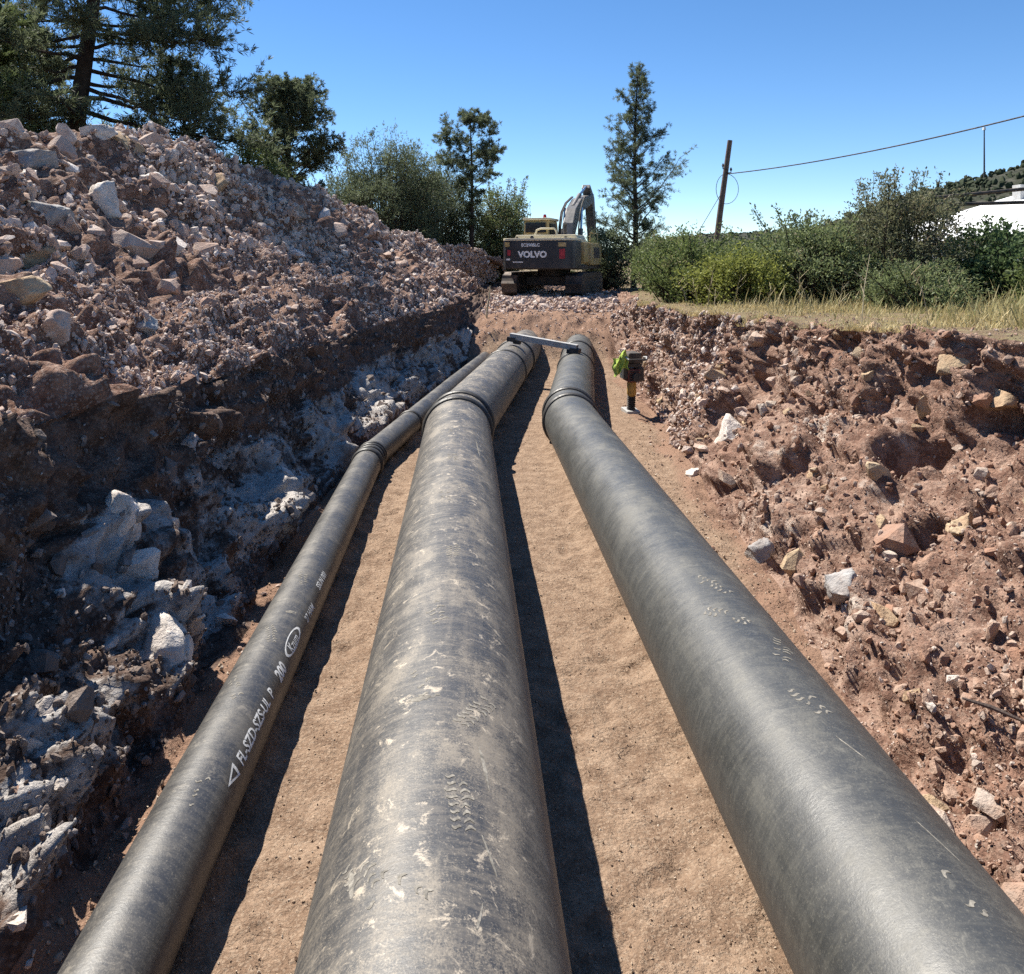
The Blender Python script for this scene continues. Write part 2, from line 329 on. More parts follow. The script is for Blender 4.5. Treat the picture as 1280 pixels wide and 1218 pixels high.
# the wide ground, a sheet round the swept land out to the horizon
gv, gf = [], []
hx, hy, far = (-23.2, 24.6), (-2.8, 45.6), 3500
xs_, ys_ = [-far, -300, -60, hx[0], hx[1], 60, 300, far], [-far, -300, -40, hy[0], hy[1], 120, 400, far]
for b in ys_:
    for a in xs_: gv.append((a, b, 1.42))
for j in range(7):
    for i in range(7):
        if i == 3 and j == 3: continue
        gf.append((j*8+i, j*8+i+1, j*8+i+9, j*8+i+8))
o = link('ground', npmesh('ground', np.array(gv), np.array(gf), False, {'white': np.zeros(64)}), M['plateau']); o['kind'] = 'structure'
# normals of the displaced grid
dU = np.gradient(PDg, axis=1); dV = np.gradient(PDg, axis=0); GN = np.cross(dU, dV); GN /= np.linalg.norm(GN, axis=2, keepdims=True)+1e-9
SX = 585+1000*PDg[..., 0]/np.maximum(PDg[..., 1], .3); SY = 325+1000*(EYE-PDg[..., 2])/np.maximum(PDg[..., 1], .3)
def at(px, py, s0, s1=None, ymin=1.5):
    """the land's own surface where a sight line from the eye meets it: (point, normal)"""
    a, b = cuts[s0], cuts[(s1 or s0)+1]
    d = np.hypot(SX[:, a:b]-px, SY[:, a:b]-py)+np.where(PDg[:, a:b, 1] < ymin, 1e6, 0)
    m = d < max(6., d.min()+1.); m &= True
    yy = np.where(m, PDg[:, a:b, 1], 1e9); i = np.unravel_index(np.argmin(yy), yy.shape)
    return Vector(PDg[i[0], a+i[1]]), Vector(GN[i[0], a+i[1]])
def ground_z(x, y):
    j = int(np.argmin(abs(Y-y))); k = int(np.argmin(abs(PDg[j, :, 0]-x))); return float(PDg[j, k, 2]) if -23 < x < 24.5 and y < 45.5 else 1.42

# ------------------------------------------------------------------ stones
def hull_rock(seed, n=15, flat=.7):
    r = np.random.default_rng(seed); p = r.normal(size=(n, 3)); p /= np.linalg.norm(p, axis=1)[:, None]
    p *= r.uniform(.72, 1, (n, 1)); p *= np.array([1, r.uniform(.62, .95), r.uniform(flat-.15, flat+.2)])*.5
    bm = bmesh.new()
    for q in p: bm.verts.new(q)
    g = bmesh.ops.convex_hull(bm, input=bm.verts)
    bmesh.ops.delete(bm, geom=[v for v in bm.verts if not v.link_faces], context='VERTS')
    me = bpy.data.meshes.new('rock'); bm.to_mesh(me); bm.free(); return me
def boulder_mesh(seed, dims, cutn=17, rough=.085):
    r = np.random.default_rng(seed); bm = bmesh.new(); bmesh.ops.create_icosphere(bm, subdivisions=4, radius=1)
    v = np.array([x.co[:] for x in bm.verts])
    for _ in range(cutn):
        n = r.normal(size=3); n /= np.linalg.norm(n); h = r.uniform(.42, .8); d = v @ n; v -= np.outer(np.maximum(d-h, 0), n)
    v += v*(rough*2.2*fbm(v+seed*3.1, .7, 4, seed)+rough*facet(v+seed, .38, seed)[0]+rough*.35*fbm(v-seed, .12, 3, seed+5))[:, None]
    v *= np.array(dims)/2
    for q, c in zip(bm.verts, v): q.co = c
    for f in bm.faces: f.smooth = True
    me = bpy.data.meshes.new('boulder'); bm.to_mesh(me); bm.free(); return me
def variants(mat, seed0, n=9):
    out = []
    for i in range(n):
        me = hull_rock(seed0+i, 17+i % 8); me.materials.append(mat); out.append(me)
    return out
V_sand = variants(M['rock_sand'], 500, 6); V_white = variants(M['rock_white'], 600, 6); V_tan = variants(M['rock_tan'], 700, 6); V_wall = variants(M['rock_wall'], 300)
V_heap, V_red = variants(M['rock'], 100), variants(M['rock_red'], 200)
def sample(s, n, y0, y1, wpow=0., c0=0., c1=1., clump=0.):
    """random spots on land section s, even by area, times 1/distance**wpow"""
    a, b = cuts[s], cuts[s+1]-1; j0, j1 = np.searchsorted(Y, y0), min(np.searchsorted(Y, y1), nR-1)
    ca, cb = int(a+(b-a)*c0), int(a+(b-a)*c1)
    A = np.linalg.norm(np.cross(dU[j0:j1, ca:cb], dV[j0:j1, ca:cb]), axis=2)*np.maximum(Y[j0:j1], 1)[:, None]**-wpow
    if clump:
        q = PDg[j0:j1, ca:cb].reshape(-1, 3); A = A*np.clip(.55+clump*fbm(q, 1.4, 3, 40+s), .04, 3).reshape(A.shape)
    k = rng.choice(A.size, n, p=(A/A.sum()).ravel()); j, c = np.unravel_index(k, A.shape); j += j0; c += ca
    return PDg[j, c]+dU[j, c]*rng.random((n, 1))+dV[j, c]*rng.random((n, 1)), GN[j, c]
def in_view(p, m=30):
    x = 585+1000*p[0]/p[1]; y = 325+1000*(EYE-p[2])/p[1]; return p[1] > 1.5 and -m < x < 1280+m and -m < y < 1218+m
def lay(parent, vars_, s, n, y0, y1, lo, hi, pw=2.2, c0=0., c1=1., sink=.22):
    """single stones, each a piece of its stretch of land"""
    pts, nm = sample(s, n*6, y0, y1, .6, c0, c1); k = 0
    for p, q in zip(pts, nm):
        if not in_view(p): continue
        sz = lo*(1-rng.random()*(1-(lo/hi)**pw))**(-1/pw)
        o = bpy.data.objects.new('rock', vars_[rng.integers(len(vars_))]); COL.objects.link(o); o.parent = parent
        o.location = Vector(p)+Vector(q)*sz*(.5*.7-sink)*.6
        o.rotation_euler = (rng.normal()*.5, rng.normal()*.5, rng.uniform(0, 6.28)); o.scale = (sz, sz*rng.uniform(.7, 1), sz*rng.uniform(.6, 1))
        k += 1
        if k >= n: break
lay(heap, V_heap, 1, 215, 5, 34, .24, 1.0, 1.5, 0, .62, sink=.33)
lay(heap, V_heap, 1, 80, 4, 30, .16, .42, 2.0, .62, 1, sink=.3)
lay(wall_l, V_wall, 2, 120, 2.6, 21, .10, .45, sink=.45)
lay(bank, V_red, 4, 150, 2.6, 22, .10, .45, 1.8, sink=.42)
lay(bank, V_tan, 4, 45, 4, 20, .14, .6, 1.6, sink=.42)
lay(wall_l, V_white, 2, 34, 2.4, 20, .14, .5, 1.8, c0=.4, sink=.42)
lay(bank, V_heap, 4, 70, 10, 23, .14, .42, sink=.25)
lay(floor, V_heap, 3, 170, 23.2, 30, .20, .5, c0=0, c1=1)
lay(floor, V_red, 3, 24, 2.4, 16, .05, .10, c0=.93, c1=1.)
lay(floor, V_heap, 3, 24, 3, 18, .05, .14, c0=.0, c1=.06)

def gn_stones(name, parent, vars_, pts, size, seed):
    me = bpy.data.meshes.new(name); me.vertices.add(len(pts)); me.vertices.foreach_set('co', np.ascontiguousarray(pts, np.float32).ravel())
    r = np.random.default_rng(seed); n = len(pts)
    a = me.attributes.new('sz', 'FLOAT_VECTOR', 'POINT'); a.data.foreach_set('vector', (size[:, None]*np.stack([np.ones(n), r.uniform(.6, 1, n), r.uniform(.5, 1, n)], 1)).astype(np.float32).ravel())
    a = me.attributes.new('ro', 'FLOAT_VECTOR', 'POINT'); a.data.foreach_set('vector', r.uniform(0, 6.28, (n, 3)).astype(np.float32).ravel())
    a = me.attributes.new('ix', 'INT', 'POINT'); a.data.foreach_set('value', r.integers(0, len(vars_), n).astype(np.int32))
    key = 'variants_'+vars_[0].materials[0].name
    vc = bpy.data.collections.get(key)
    if vc is None:
        vc = bpy.data.collections.new(key)
        for q in vars_: vc.objects.link(bpy.data.objects.new('stone', q))
    ng = bpy.data.node_groups.new(name, 'GeometryNodeTree'); N = ng.nodes
    ng.interface.new_socket('Geometry', in_out='INPUT', socket_type='NodeSocketGeometry'); ng.interface.new_socket('Geometry', in_out='OUTPUT', socket_type='NodeSocketGeometry')
    gi, go, ins, ci = N.new('NodeGroupInput'), N.new('NodeGroupOutput'), N.new('GeometryNodeInstanceOnPoints'), N.new('GeometryNodeCollectionInfo')
    ci.inputs['Collection'].default_value = vc; ci.inputs['Separate Children'].default_value = True; ci.inputs['Reset Children'].default_value = True
    def at_(nm, ty):
        q = N.new('GeometryNodeInputNamedAttribute'); q.data_type = ty; q.inputs['Name'].default_value = nm; return [s for s in q.outputs if s.enabled][0]
    L = ng.links.new; er = N.new('FunctionNodeEulerToRotation')
    L(gi.outputs[0], ins.inputs['Points']); L(ci.outputs[0], ins.inputs['Instance']); ins.inputs['Pick Instance'].default_value = True
    L(at_('ix', 'INT'), ins.inputs['Instance Index']); L(at_('ro', 'FLOAT_VECTOR'), er.inputs[0]); L(er.outputs[0], ins.inputs['Rotation'])
    L(at_('sz', 'FLOAT_VECTOR'), ins.inputs['Scale']); L(ins.outputs[0], go.inputs[0])
    o = link(name, me, None, parent); o['kind'] = 'stuff'
    md = o.modifiers.new('stones', 'NODES'); md.node_group = ng; return o
def pareto(n, lo, hi, pw): return lo*(1-rng.random(n)*(1-(lo/hi)**pw))**(-1/pw)
def scatter(name, parent, vars_, spec, seed):
    ps, ss = [], []
    for s, n, y0, y1, wp, lo, hi, pw, c0, c1 in spec:
        p, q = sample(s, n, y0, y1, wp, c0, c1, 1.6 if s in (1, 2, 4) else 0); z = pareto(n, lo, hi, pw); ps.append(p+q*(z*.12)[:, None]); ss.append(z)
    return gn_stones(name, parent, vars_, np.concatenate(ps), np.concatenate(ss), seed)
scatter('loose_stones', heap, V_heap, [(1, 8000, 4, 40, .3, .08, .34, 1.5, 0, .6), (1, 4500, 16, 40, .2, .08, .28, 1.7, 0, 1), (1, 8000, 4, 40, .5, .06, .17, 2.2, .0, 1), (1, 11000, 3.2, 25, 1., .022, .08, 2., .1, 1), (1, 10000, 3.2, 16, .8, .02, .09, 1.9, .6, 1), (0, 900, 8, 34, .3, .08, .3, 2., .75, 1)], 1)
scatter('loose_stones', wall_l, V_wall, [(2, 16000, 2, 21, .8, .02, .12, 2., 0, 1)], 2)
scatter('loose_stones', bank, V_red, [(4, 62000, 2.0, 24, 1.0, .009, .06, 2.0, 0, 1), (4, 2600, 4., 22, .3, .05, .18, 2., .1, 1), (5, 2500, 4, 22, .8, .015, .06, 2., 0, .22)], 3)
scatter('pale_gravel', bank, V_heap, [(4, 6500, 2., 22, .9, .010, .06, 1.9, 0, 1), (4, 3500, 11, 24, .2, .05, .18, 1.9, 0, 1)], 13)
scatter('loose_stones', floor, V_sand, [(3, 30000, 1.8, 19, 1.3, .005, .028, 2.0, 0, 1), (3, 2600, 2, 18, .9, .012, .06, 2., .88, 1), (3, 1700, 2, 18, .9, .012, .06, 2., 0, .1)], 4)
scatter('broken_rubble', floor, V_heap, [(3, 6500, 23.2, 34, .2, .07, .26, 1.8, 0, 1), (3, 1200, 20.5, 25, .2, .03, .12, 1.8, 0, 1)], 5)

# ------------------------------------------------------------------ single boulders
def boulder(px, py, s, w, h, mat, label, seed, depth=.8, sink=.25, tilt=(0, 0), grp='boulders dug out of the trench', s1=None, cutn=17):
    p, n = at(px, py, s, s1); k = p.y/1000*(1.3 if s == 1 else 1.); W, H = w*k, h*k
    me = boulder_mesh(seed, (W, W*depth, H*1.15), cutn); me.materials.append(M[mat])
    o = link('boulder', me); o.location = p-n*min(W, H)*sink*.75+Vector((0, W*depth*.12, 0)); o.rotation_euler = (tilt[0], tilt[1], seed*.7)
    return tag(o, label, 'boulder', grp)
boulder(130, 252, 1, 62, 62, 'rock_white', 'tall pale beige boulder standing out on the upper left of the heap', 3, .8, .1)
boulder(62, 255, 1, 84, 58, 'rock_grey', 'broad grey boulder half buried left of the tall pale boulder', 4, .9)
boulder(42, 198, 1, 92, 30, 'rock_grey', 'long flat grey slab near the heap crest at the left edge', 5, .8, .3)
boulder(192, 218, 1, 48, 34, 'rock_white', 'white angular rock uphill and right of the tall pale boulder', 6)
boulder(275, 232, 1, 42, 30, 'rock_tan', 'rounded tan rock on the heap below the green shrub', 7)
boulder(376, 268, 1, 44, 26, 'rock_grey', 'grey rock on the heap below the round-crowned tree', 8)
boulder(34, 332, 1, 78, 34, 'rock_tan', 'wide tan boulder low on the heap at the left edge', 9, .8)
boulder(26, 366, 1, 60, 36, 'rock_tan', 'squat tan boulder just below the wide tan boulder', 10, .8)
boulder(66, 408, 1, 54, 34, 'rock', 'beige rock on the lower heap right of the squat tan boulder', 12)
boulder(180, 405, 1, 42, 26, 'rock_grey', 'small dark grey rock on the lower middle of the heap', 13)
boulder(110, 160, 1, 44, 24, 'rock_white', 'pale rock on the heap crest beside the big pine trunk', 14)
boulder(152, 172, 1, 50, 34, 'rock_tan', 'peaked tan rock on the crest right of the pine trunk', 15)
boulder(165, 676, 2, 92, 104, 'rock_white', 'white limestone block jutting from the shaded wall, sun on its top', 21, .8, .3, (.1, -.45), 'limestone blocks in the shaded wall')
boulder(200, 790, 2, 120, 70, 'rock_white', 'low white limestone ledge jutting out below the tall white block', 22, .9, .35, (0, -.35), 'limestone blocks in the shaded wall')
boulder(60, 900, 2, 100, 110, 'rock_grey', 'dark grey block in the shaded wall at the left edge', 23, .8, .45, (0, -.3), 'limestone blocks in the shaded wall')
boulder(20, 1020, 2, 90, 80, 'rock_red', 'reddish block low in the shaded wall at the left edge', 24, .8, .45, (0, -.3), 'limestone blocks in the shaded wall')
boulder(245, 560, 2, 44, 34, 'rock', 'rounded rock stuck high in the shaded wall', 25, .8, .4, grp='limestone blocks in the shaded wall')
boulder(922, 528, 4, 70, 56, 'rock_white', 'large pale block in the red bank beyond the tamping rammer', 31, .8, .35, (0, .5), 'rocks stuck in the red bank')
boulder(1086, 468, 4, 44, 38, 'rock_tan', 'rounded tan rock set high in the red bank under the lip', 32, .8, .35, (0, .4), 'rocks stuck in the red bank')
boulder(1252, 498, 4, 76, 44, 'rock_tan', 'yellowish tan rock high in the red bank at the right edge', 33, .8, .4, (0, .4), 'rocks stuck in the red bank')
boulder(955, 684, 4, 44, 40, 'rock_grey', 'grey jagged rock at the foot of the red bank', 34, .8, .3, (0, .3), 'rocks stuck in the red bank')
boulder(1072, 726, 4, 84, 66, 'rock_grey', 'big grey craggy rock low in the red bank with a dark hollow', 35, .9, .35, (0, .4), 'rocks stuck in the red bank')
boulder(1156, 706, 4, 50, 50, 'rock_red', 'orange red rock beside the craggy grey rock in the bank', 36, .8, .4, (0, .4), 'rocks stuck in the red bank')
boulder(1196, 660, 4, 76, 46, 'rock_tan', 'smooth tan rock above the orange red rock in the bank', 37, .8, .45, (0, .5), 'rocks stuck in the red bank')
boulder(864, 590, 3, 30, 26, 'rock_white', 'small white rock lying on the floor at the bank foot', 38, .9, .1, grp='rocks stuck in the red bank', s1=4)
boulder(1197, 858, 4, 13, 12, 'rock_white', 'bright white pebble on the lower red bank', 39, .9, .1, grp='rocks stuck in the red bank')

# ------------------------------------------------------------------ pipes
def pipe_mat(name, dark, dust, amt, rough, streak, seed, patch):
    t = NT(name); o = t.co(loc=(seed, seed*2, 0))
    st = t.noise(1., 5, .7, t.co((5, 26, 5), (seed, 0, 0), rot=(.25, .15, .35)), .8)            # scuffs round the pipe
    ln = t.noise(1., 6, .65, t.co((14, .9, 14), (seed, 0, 0)))                            # drag marks along it
    big = t.noise(1.5, 6, .68, o); sp = t.noise(10, 6, .8, o, .6); fn = t.noise(70, 4, .75, o); pt = t.noise(3.4, 7, .72, t.co((1, .6, 1), (seed, 3, 0)))
    nz = t.n('SeparateXYZ', {0: t.n('NewGeometry').outputs['Normal']}).outputs[2]
    top = t.ramp(nz, [(.35, .15), (.9, 1)])
    sc2 = t.noise(1., 5, .7, t.co((9, 60, 9), (seed, 7, 0), rot=(0, .3, -.6)))           # fine crossing scratches
    gr = t.noise(150, 3, .8, o)
    c = t.mix(t.ramp(big, [(.35, 0), (.68, 1)]), dark, tuple(x*1.3 for x in dark))
    c = t.mix(t.math('MULTIPLY', t.ramp(st, [(.45, 0), (.62, 1)]), streak), c, dust)
    c = t.mix(t.math('MULTIPLY', t.ramp(sc2, [(.55, 0), (.68, 1)]), streak*.8), c, dust)
    c = t.mix(t.math('MULTIPLY', t.ramp(ln, [(.52, 0), (.66, 1)]), streak*.8), c, dust)
    c = t.mix(t.math('MULTIPLY', t.math('MULTIPLY', t.ramp(t.math('ADD', pt, t.math('MULTIPLY', t.math('SUBTRACT', gr, .5), .5)), [(.5, 0), (.62, 1)]), top), amt), c, dust)
    c = t.mix(t.math('MULTIPLY', t.math('MULTIPLY', t.ramp(sp, [(.57, 0), (.64, 1)]), top), patch), c, tuple(min(1, x*1.6) for x in dust))
    c = t.mix(t.math('MULTIPLY', t.ramp(t.math('ADD', t.math('MULTIPLY', fn, .5), t.math('MULTIPLY', gr, .5)), [(.53, 0), (.61, 1)]), .45), c, dust)
    r = t.math('ADD', t.ramp(pt, [(.35, rough), (.7, min(1, rough+.22))]), t.math('MULTIPLY', t.ramp(st, [(.3, 0), (.8, 1)]), .08))
    h = t.math('ADD', t.math('MULTIPLY', fn, .5), t.math('ADD', t.math('MULTIPLY', sp, .8), t.math('MULTIPLY', st, .35)))
    nb = t.bump(h, .34, .005); nb = t.bump(t.noise(5, 3, .5, t.co((1, .5, 1))), .12, .02, nb)
    return t.done(c, r, nb, .72)
M['pipe_mid'] = pipe_mat('dusty_black_pipe', (.030, .030, .031), (.265, .225, .172), .55, .40, .24, 3, .85)
M['pipe_right'] = pipe_mat('scuffed_black_pipe', (.031, .032, .031), (.15, .141, .115), .3, .38, .16, 11, .22)
M['pipe_small'] = pipe_mat('small_black_pipe', (.022, .022, .023), (.19, .168, .135), .25, .36, .16, 23, .30)
M['bead'] = plain('black_weld_bead', (.02, .02, .02), .5, .3, 8, dust=(.16, .14, .12), damt=.3)
M['print'] = plain('white_pipe_print', (.72, .72, .70), .7, .12, 30, dust=(.2, .2, .2), damt=.45)
M['mud'] = plain('dried_pale_mud', (.25, .232, .20), .95, .4, 60, .1, dust=(.08, .076, .07), damt=.8)

class Pipe:
    def __init__(s, path, r): s.p = [Vector(q) for q in path]; s.r = r
    def pos(s, y):
        for a, b in zip(s.p, s.p[1:]):
            if y <= b.y or b is s.p[-1]: return a.lerp(b, (y-a.y)/(b.y-a.y))
    def on(s, y, ang, lift=0):
        """point on the skin; ang from the top, positive to the right"""
        c = s.pos(y); r = s.r+lift; return Vector((c.x+r*math.sin(ang), c.y, c.z+r*math.cos(ang)))
    def length(s, y0, y1, mat, parent, name='pipe_length', seg=96):
        n = max(2, int((y1-y0)/.15)); t = MB(); yy = np.linspace(y0, y1, n)
        t.tube([s.pos(v) for v in yy], s.r, seg); o = t.build(name, mat, parent, smooth=True); return o
    def bead(s, y, w, h, parent, name='joint_bead', mat=None):
        m = MB(); pts, rad = [], []
        for k in range(9):
            a = math.pi*k/8; pts.append(s.pos(y-.72*w*math.cos(a))); rad.append(s.r-.004+1.35*h*math.sin(a)**.7)
        m.tube(pts, rad, 80); return m.build(name, mat or M['bead'], parent, smooth=True)
PM = Pipe([(-.09, -2.5, .44), (-.14, 10.6, .45), (-.13, 11.0, .45), (.93, 17.6, .44), (1.75, 22.8, .40)], .44)
PR = Pipe([(1.50, -2.5, .385), (1.50, 11.6, .39), (1.53, 12.1, .39), (2.30, 17.1, .385), (3.15, 22.6, .36)], .385)
PS = Pipe([(-1.27, -2.5, .18), (-1.27, 9.9, .185), (-1.25, 10.5, .185), (-.33, 16.2, .18), (.62, 22, .15)], .18)
def pipeline(P_, mat, ends, beads, label):
    root = empty('pipeline', (0, 0, 0)); tag(root, label, 'pipe', 'pipes laid along the trench')
    for a, b in ends: P_.length(a, b, mat, root)
    for y, w, h in beads: P_.bead(y, w, h, root)
    return root
R_mid = pipeline(PM, M['pipe_mid'], [(-2.5, 10.72), (10.724, 11.2), (11.204, 16.5), (16.504, 18.6), (18.604, 22.8)], [(10.72, .10, .035), (11.2, .09, .032), (16.5, .07, .022), (18.6, .07, .03)], 'thickest black pipe, dusty, running up the middle of the trench')
R_right = pipeline(PR, M['pipe_right'], [(-2.5, 11.7), (11.704, 12.25), (12.254, 17.2), (17.204, 19.5), (19.504, 22.6)], [(11.7, .10, .032), (12.25, .09, .03), (17.2, .06, .02), (19.5, .07, .028)], 'thick black pipe nearest the red bank with a bright sheen')
R_small = pipeline(PS, M['pipe_small'], [(-2.5, 10.05), (10.054, 10.45), (10.454, 12.6), (12.604, 22)], [(10.05, .07, .024), (10.22, .04, .016), (10.36, .04, .016), (10.45, .04, .018), (12.6, .06, .02)], 'thin black pipe with white print beside the shaded wall')

def wrap(P_, root, name, mat, polys, y0, a0, lift=.0012, sc_=1.):
    """flat print (u along the pipe, v up round it, metres) laid on the pipe skin: polys = list of (verts, faces)"""
    v, f = [], []
    for vv, ff in polys:
        n = len(v); v += [P_.on(y0+q[0]*sc_, a0-q[1]*sc_/P_.r, lift) for q in vv]; f += [tuple(i+n for i in q) for q in ff]
    me = bpy.data.meshes.new(name); me.from_pydata(v, [], f); me.update(); o = link(name, me, mat, root); o['kind'] = 'stuff'; return o
def text_mesh(txt, size, bold=.0):
    cu = bpy.data.curves.new('lettering', 'FONT'); cu.body = txt; cu.size = size; cu.offset = bold; cu.resolution_u = 3
    o = bpy.data.objects.new('lettering', cu); COL.objects.link(o)
    dg = bpy.context.evaluated_depsgraph_get(); me = bpy.data.meshes.new_from_object(o.evaluated_get(dg))
    bpy.data.objects.remove(o); return me
def text_polys(txt, size, bold=0., cutn=2):
    me = text_mesh(txt, size, bold); bm = bmesh.new(); bm.from_mesh(me); bmesh.ops.triangulate(bm, faces=bm.faces)
    bmesh.ops.subdivide_edges(bm, edges=bm.edges, cuts=cutn, use_grid_fill=True); bm.verts.index_update()
    r = ([tuple(v.co[:2]) for v in bm.verts], [tuple(v.index for v in f.verts) for f in bm.faces]); bm.free(); return r
def outline(pts, w):
    """closed outline band of a polygon"""
    c = np.mean(pts, axis=0); v = [tuple(p) for p in pts]+[tuple(c+(np.array(p)-c)*(1-w)) for p in pts]; n = len(pts)
    return v, [(i, (i+1) % n, (i+1) % n+n, i+n) for i in range(n)]
ta = R(58)
tri = [np.array(p) for p in ((0, .035), (.14, .07), (.14, 0.0))]
tri = [tri[i]*(1-k/5)+tri[(i+1) % 3]*(k/5) for i in range(3) for k in range(5)]
wrap(PS, R_small, 'arrow_print', M['print'], [outline(tri, .42)], 3.74, ta+.15)
wrap(PS, R_small, 'lettering', M['print'], [text_polys('FL-SZD-SZS-UL  P', .085, .002)], 3.93, ta+.12)
wrap(PS, R_small, 'lettering', M['print'], [text_polys('200', .10, .004)], 4.72, ta+.15)
ov = [np.array((.19+.19*math.cos(k*math.pi/16), .035+.045*math.sin(k*math.pi/16))) for k in range(32)]
wrap(PS, R_small, 'oval_emblem', M['print'], [outline(ov, .16)], 4.96, ta+.10)
wrap(PS, R_small, 'lettering', M['print'], [text_polys('Kzum', .085, .001)], 5.05, ta+.10)
wrap(PS, R_small, 'lettering', M['print'], [text_polys('27 HAM', .07, .001)], 5.5, ta+.18)
wrap(PS, R_small, 'lettering', M['print'], [text_polys('SSUN 001', .07, .001)], 6.0, ta+.05)
def footprint(P_, root, y, ang, L=.29, W=.12, rot=0., seed=0, fade=.25, n=8):
    """boot tread left in pale dried mud: rows of wavy lugs"""
    r = random.Random(seed); polys = []
    for i in range(n):
        u = (i+.5)/n*L
        half = W/2*(.75+.25*math.sin(math.pi*min(1, i/(n-1)*1.15)))*(.72 if i in (2, 3) else 1)
        for sgn in (-1, 1):
            if r.random() < fade: continue
            a, b, th = sgn*.006, sgn*half*r.uniform(.75, 1), L/n*.22
            ks = np.linspace(0, 1, 6); up, lo = [], []
            for k in ks:
                x = a+(b-a)*k; w = u+math.sin(k*5+sgn)*.008+abs(x)*.25; q = th*(1-.5*abs(k-.5))*r.uniform(.7, 1.15)
                up.append((w+q, x)); lo.append((w-q, x))
            pts = up+lo; pts = [(p[0]*math.cos(rot)-p[1]*math.sin(rot), p[0]*math.sin(rot)+p[1]*math.cos(rot)) for p in pts]
            polys.append((pts, [(k, k+1, k+7, k+6) for k in range(5)]))
    if polys: wrap(P_, root, 'muddy_footprint', M['mud'], polys, y, ang, .0008+.0001*(seed % 7))
def smear(P_, root, y, ang, L, W, rot=0, seed=0):
    r = random.Random(seed); n = 14; pts = []
    for i in range(n):
        a = 2*math.pi*i/n; k = r.uniform(.6, 1); u, v = L/2*math.cos(a)*k, W/2*math.sin(a)*k
        pts.append((u*math.cos(rot)-v*math.sin(rot), u*math.sin(rot)+v*math.cos(rot)))
    wrap(P_, root, 'mud_smear', M['mud'], [(pts+[(0, 0)], [(i, (i+1) % n, n) for i in range(n)])], y, ang, .0007)
for i, (y, a, rot, fd) in enumerate([(2.62, .22, .1, .05), (3.22, .17, -.5, .1), (3.4, -.08, .3, .35), (2.35, -.35, .5, .5), (4.1, -.05, .2, .45), (5.0, .05, 0, .45), (6.2, -.1, .1, .4), (7.4, 0, .1, .45), (2.3, .05, .9, .6), (8.6, -.1, .2, .5)]):
    footprint(PM, R_mid, y, a, rot=rot, seed=40+i, fade=fd)
for i, (y, a, rot, fd) in enumerate([(4.75, .16, .5, .3), (4.35, .10, .7, .3), (3.95, .12, -.4, .4), (3.45, .2, .3, .5), (2.42, .26, .5, .55)]):
    footprint(PR, R_right, y, a, rot=rot, seed=60+i, fade=fd)
for i, (y, a, rot, fd) in enumerate([(4.35, .1, .4, .4), (5.0, .25, .3, .1), (5.9, .3, .2, .3), (3.5, .4, .1, .6)]):
    footprint(PS, R_small, y, a, L=.24, W=.085, rot=rot, seed=80+i, fade=fd)
for i, q in enumerate([(PM, R_mid, 2.55, .42, .2, .012, .3), (PM, R_mid, 3.0, .4, .3, .02, .15), (PM, R_mid, 2.3, .33, .12, .01, -.2), (PM, R_mid, 3.42, -.22, .05, .13, 0), (PM, R_mid, 2.5, -.62, .16, .03, .2), (PM, R_mid, 8.2, .55, .8, .02, .05), (PS, R_small, 5.45, .35, .04, .11, .5), (PR, R_right, 3.25, .15, .2, .012, .4), (PR, R_right, 2.75, .3, .24, .01, .3)]):
    smear(*q, seed=i)

# ------------------------------------------------------------------ beam across the two big pipes
M['zinc'] = plain('weathered_pale_metal', (.42, .42, .41), .55, .2, 5, .4, .2, dust=(.3, .25, .2))
M['dark'] = plain('dark_iron', (.03, .03, .032), .6, .3, 6, dust=(.14, .11, .09), damt=.35)
bt = empty('strut_beam', (1.5, 17.2, .95)); tag(bt, 'pale grey beam laid across between the two thick pipes', 'beam')
A, B = Vector((-.56, .42, .12)), Vector((.82, -.25, -.07)); d = B-A; mrot = d.to_track_quat('X', 'Z').to_matrix()
b_ = MB(); c0 = (A+B)/2
b_.box(c0+Vector((0, 0, .06)), (d.length, .16, .016), mrot).box(c0+mrot @ Vector((0, -.072, 0)), (d.length-.01, .015, .11), mrot).box(c0+mrot @ Vector((0, .072, 0)), (d.length-.01, .015, .11), mrot)
b_.build('channel', M['zinc'], bt, .003)
for e, nm in ((A, 'end_clamp'), (B, 'end_clamp')):
    MB().box(e+(c0-e)*.06+Vector((0, 0, -.06)), (.2, .2, .1), mrot).box(e+(c0-e)*.2+Vector((0, 0, -.10)), (.16, .1, .1), mrot).build(nm, M['dark'], bt, .01)

# ------------------------------------------------------------------ tamping rammer on the trench floor
M['yellow'] = plain('mustard_paint', (.42, .25, .05), .5, .2, 8, dust=(.3, .2, .13), damt=.5)
M['redpaint'] = plain('dull_red_paint', (.16, .035, .03), .5, .25, 8, dust=(.25, .17, .12), damt=.4)
M['rubber'] = plain('black_rubber', (.025, .025, .025), .75, .3, 9, dust=(.2, .15, .11), damt=.5)
M['vest'] = plain('lime_cloth', (.34, .44, .09), .8, .25, 9, .1)
rz0 = ground_z(2.95, 14.5)
rm = empty('tamping_rammer', (2.95, 14.5, rz0), R(8)); rm.scale = (.95, 1, 1.02); tag(rm, 'yellow and black tamping rammer standing on the trench floor', 'rammer')
MB().prism([(-.17, 0), (-.15, .0), (.16, 0), (.20, .06), (.17, .075), (-.16, .05)], 0, -.13, .13).build('shoe', M['zinc'], rm, .008)
m_ = MB(); pts, rad = [], []
for k in range(15): pts.append((0, -.01-.002*k, .06+.018*k)); rad.append(.085 if k % 2 else .066)
m_.tube(pts, rad, 20).build('bellows', M['rubber'], rm, smooth=True)
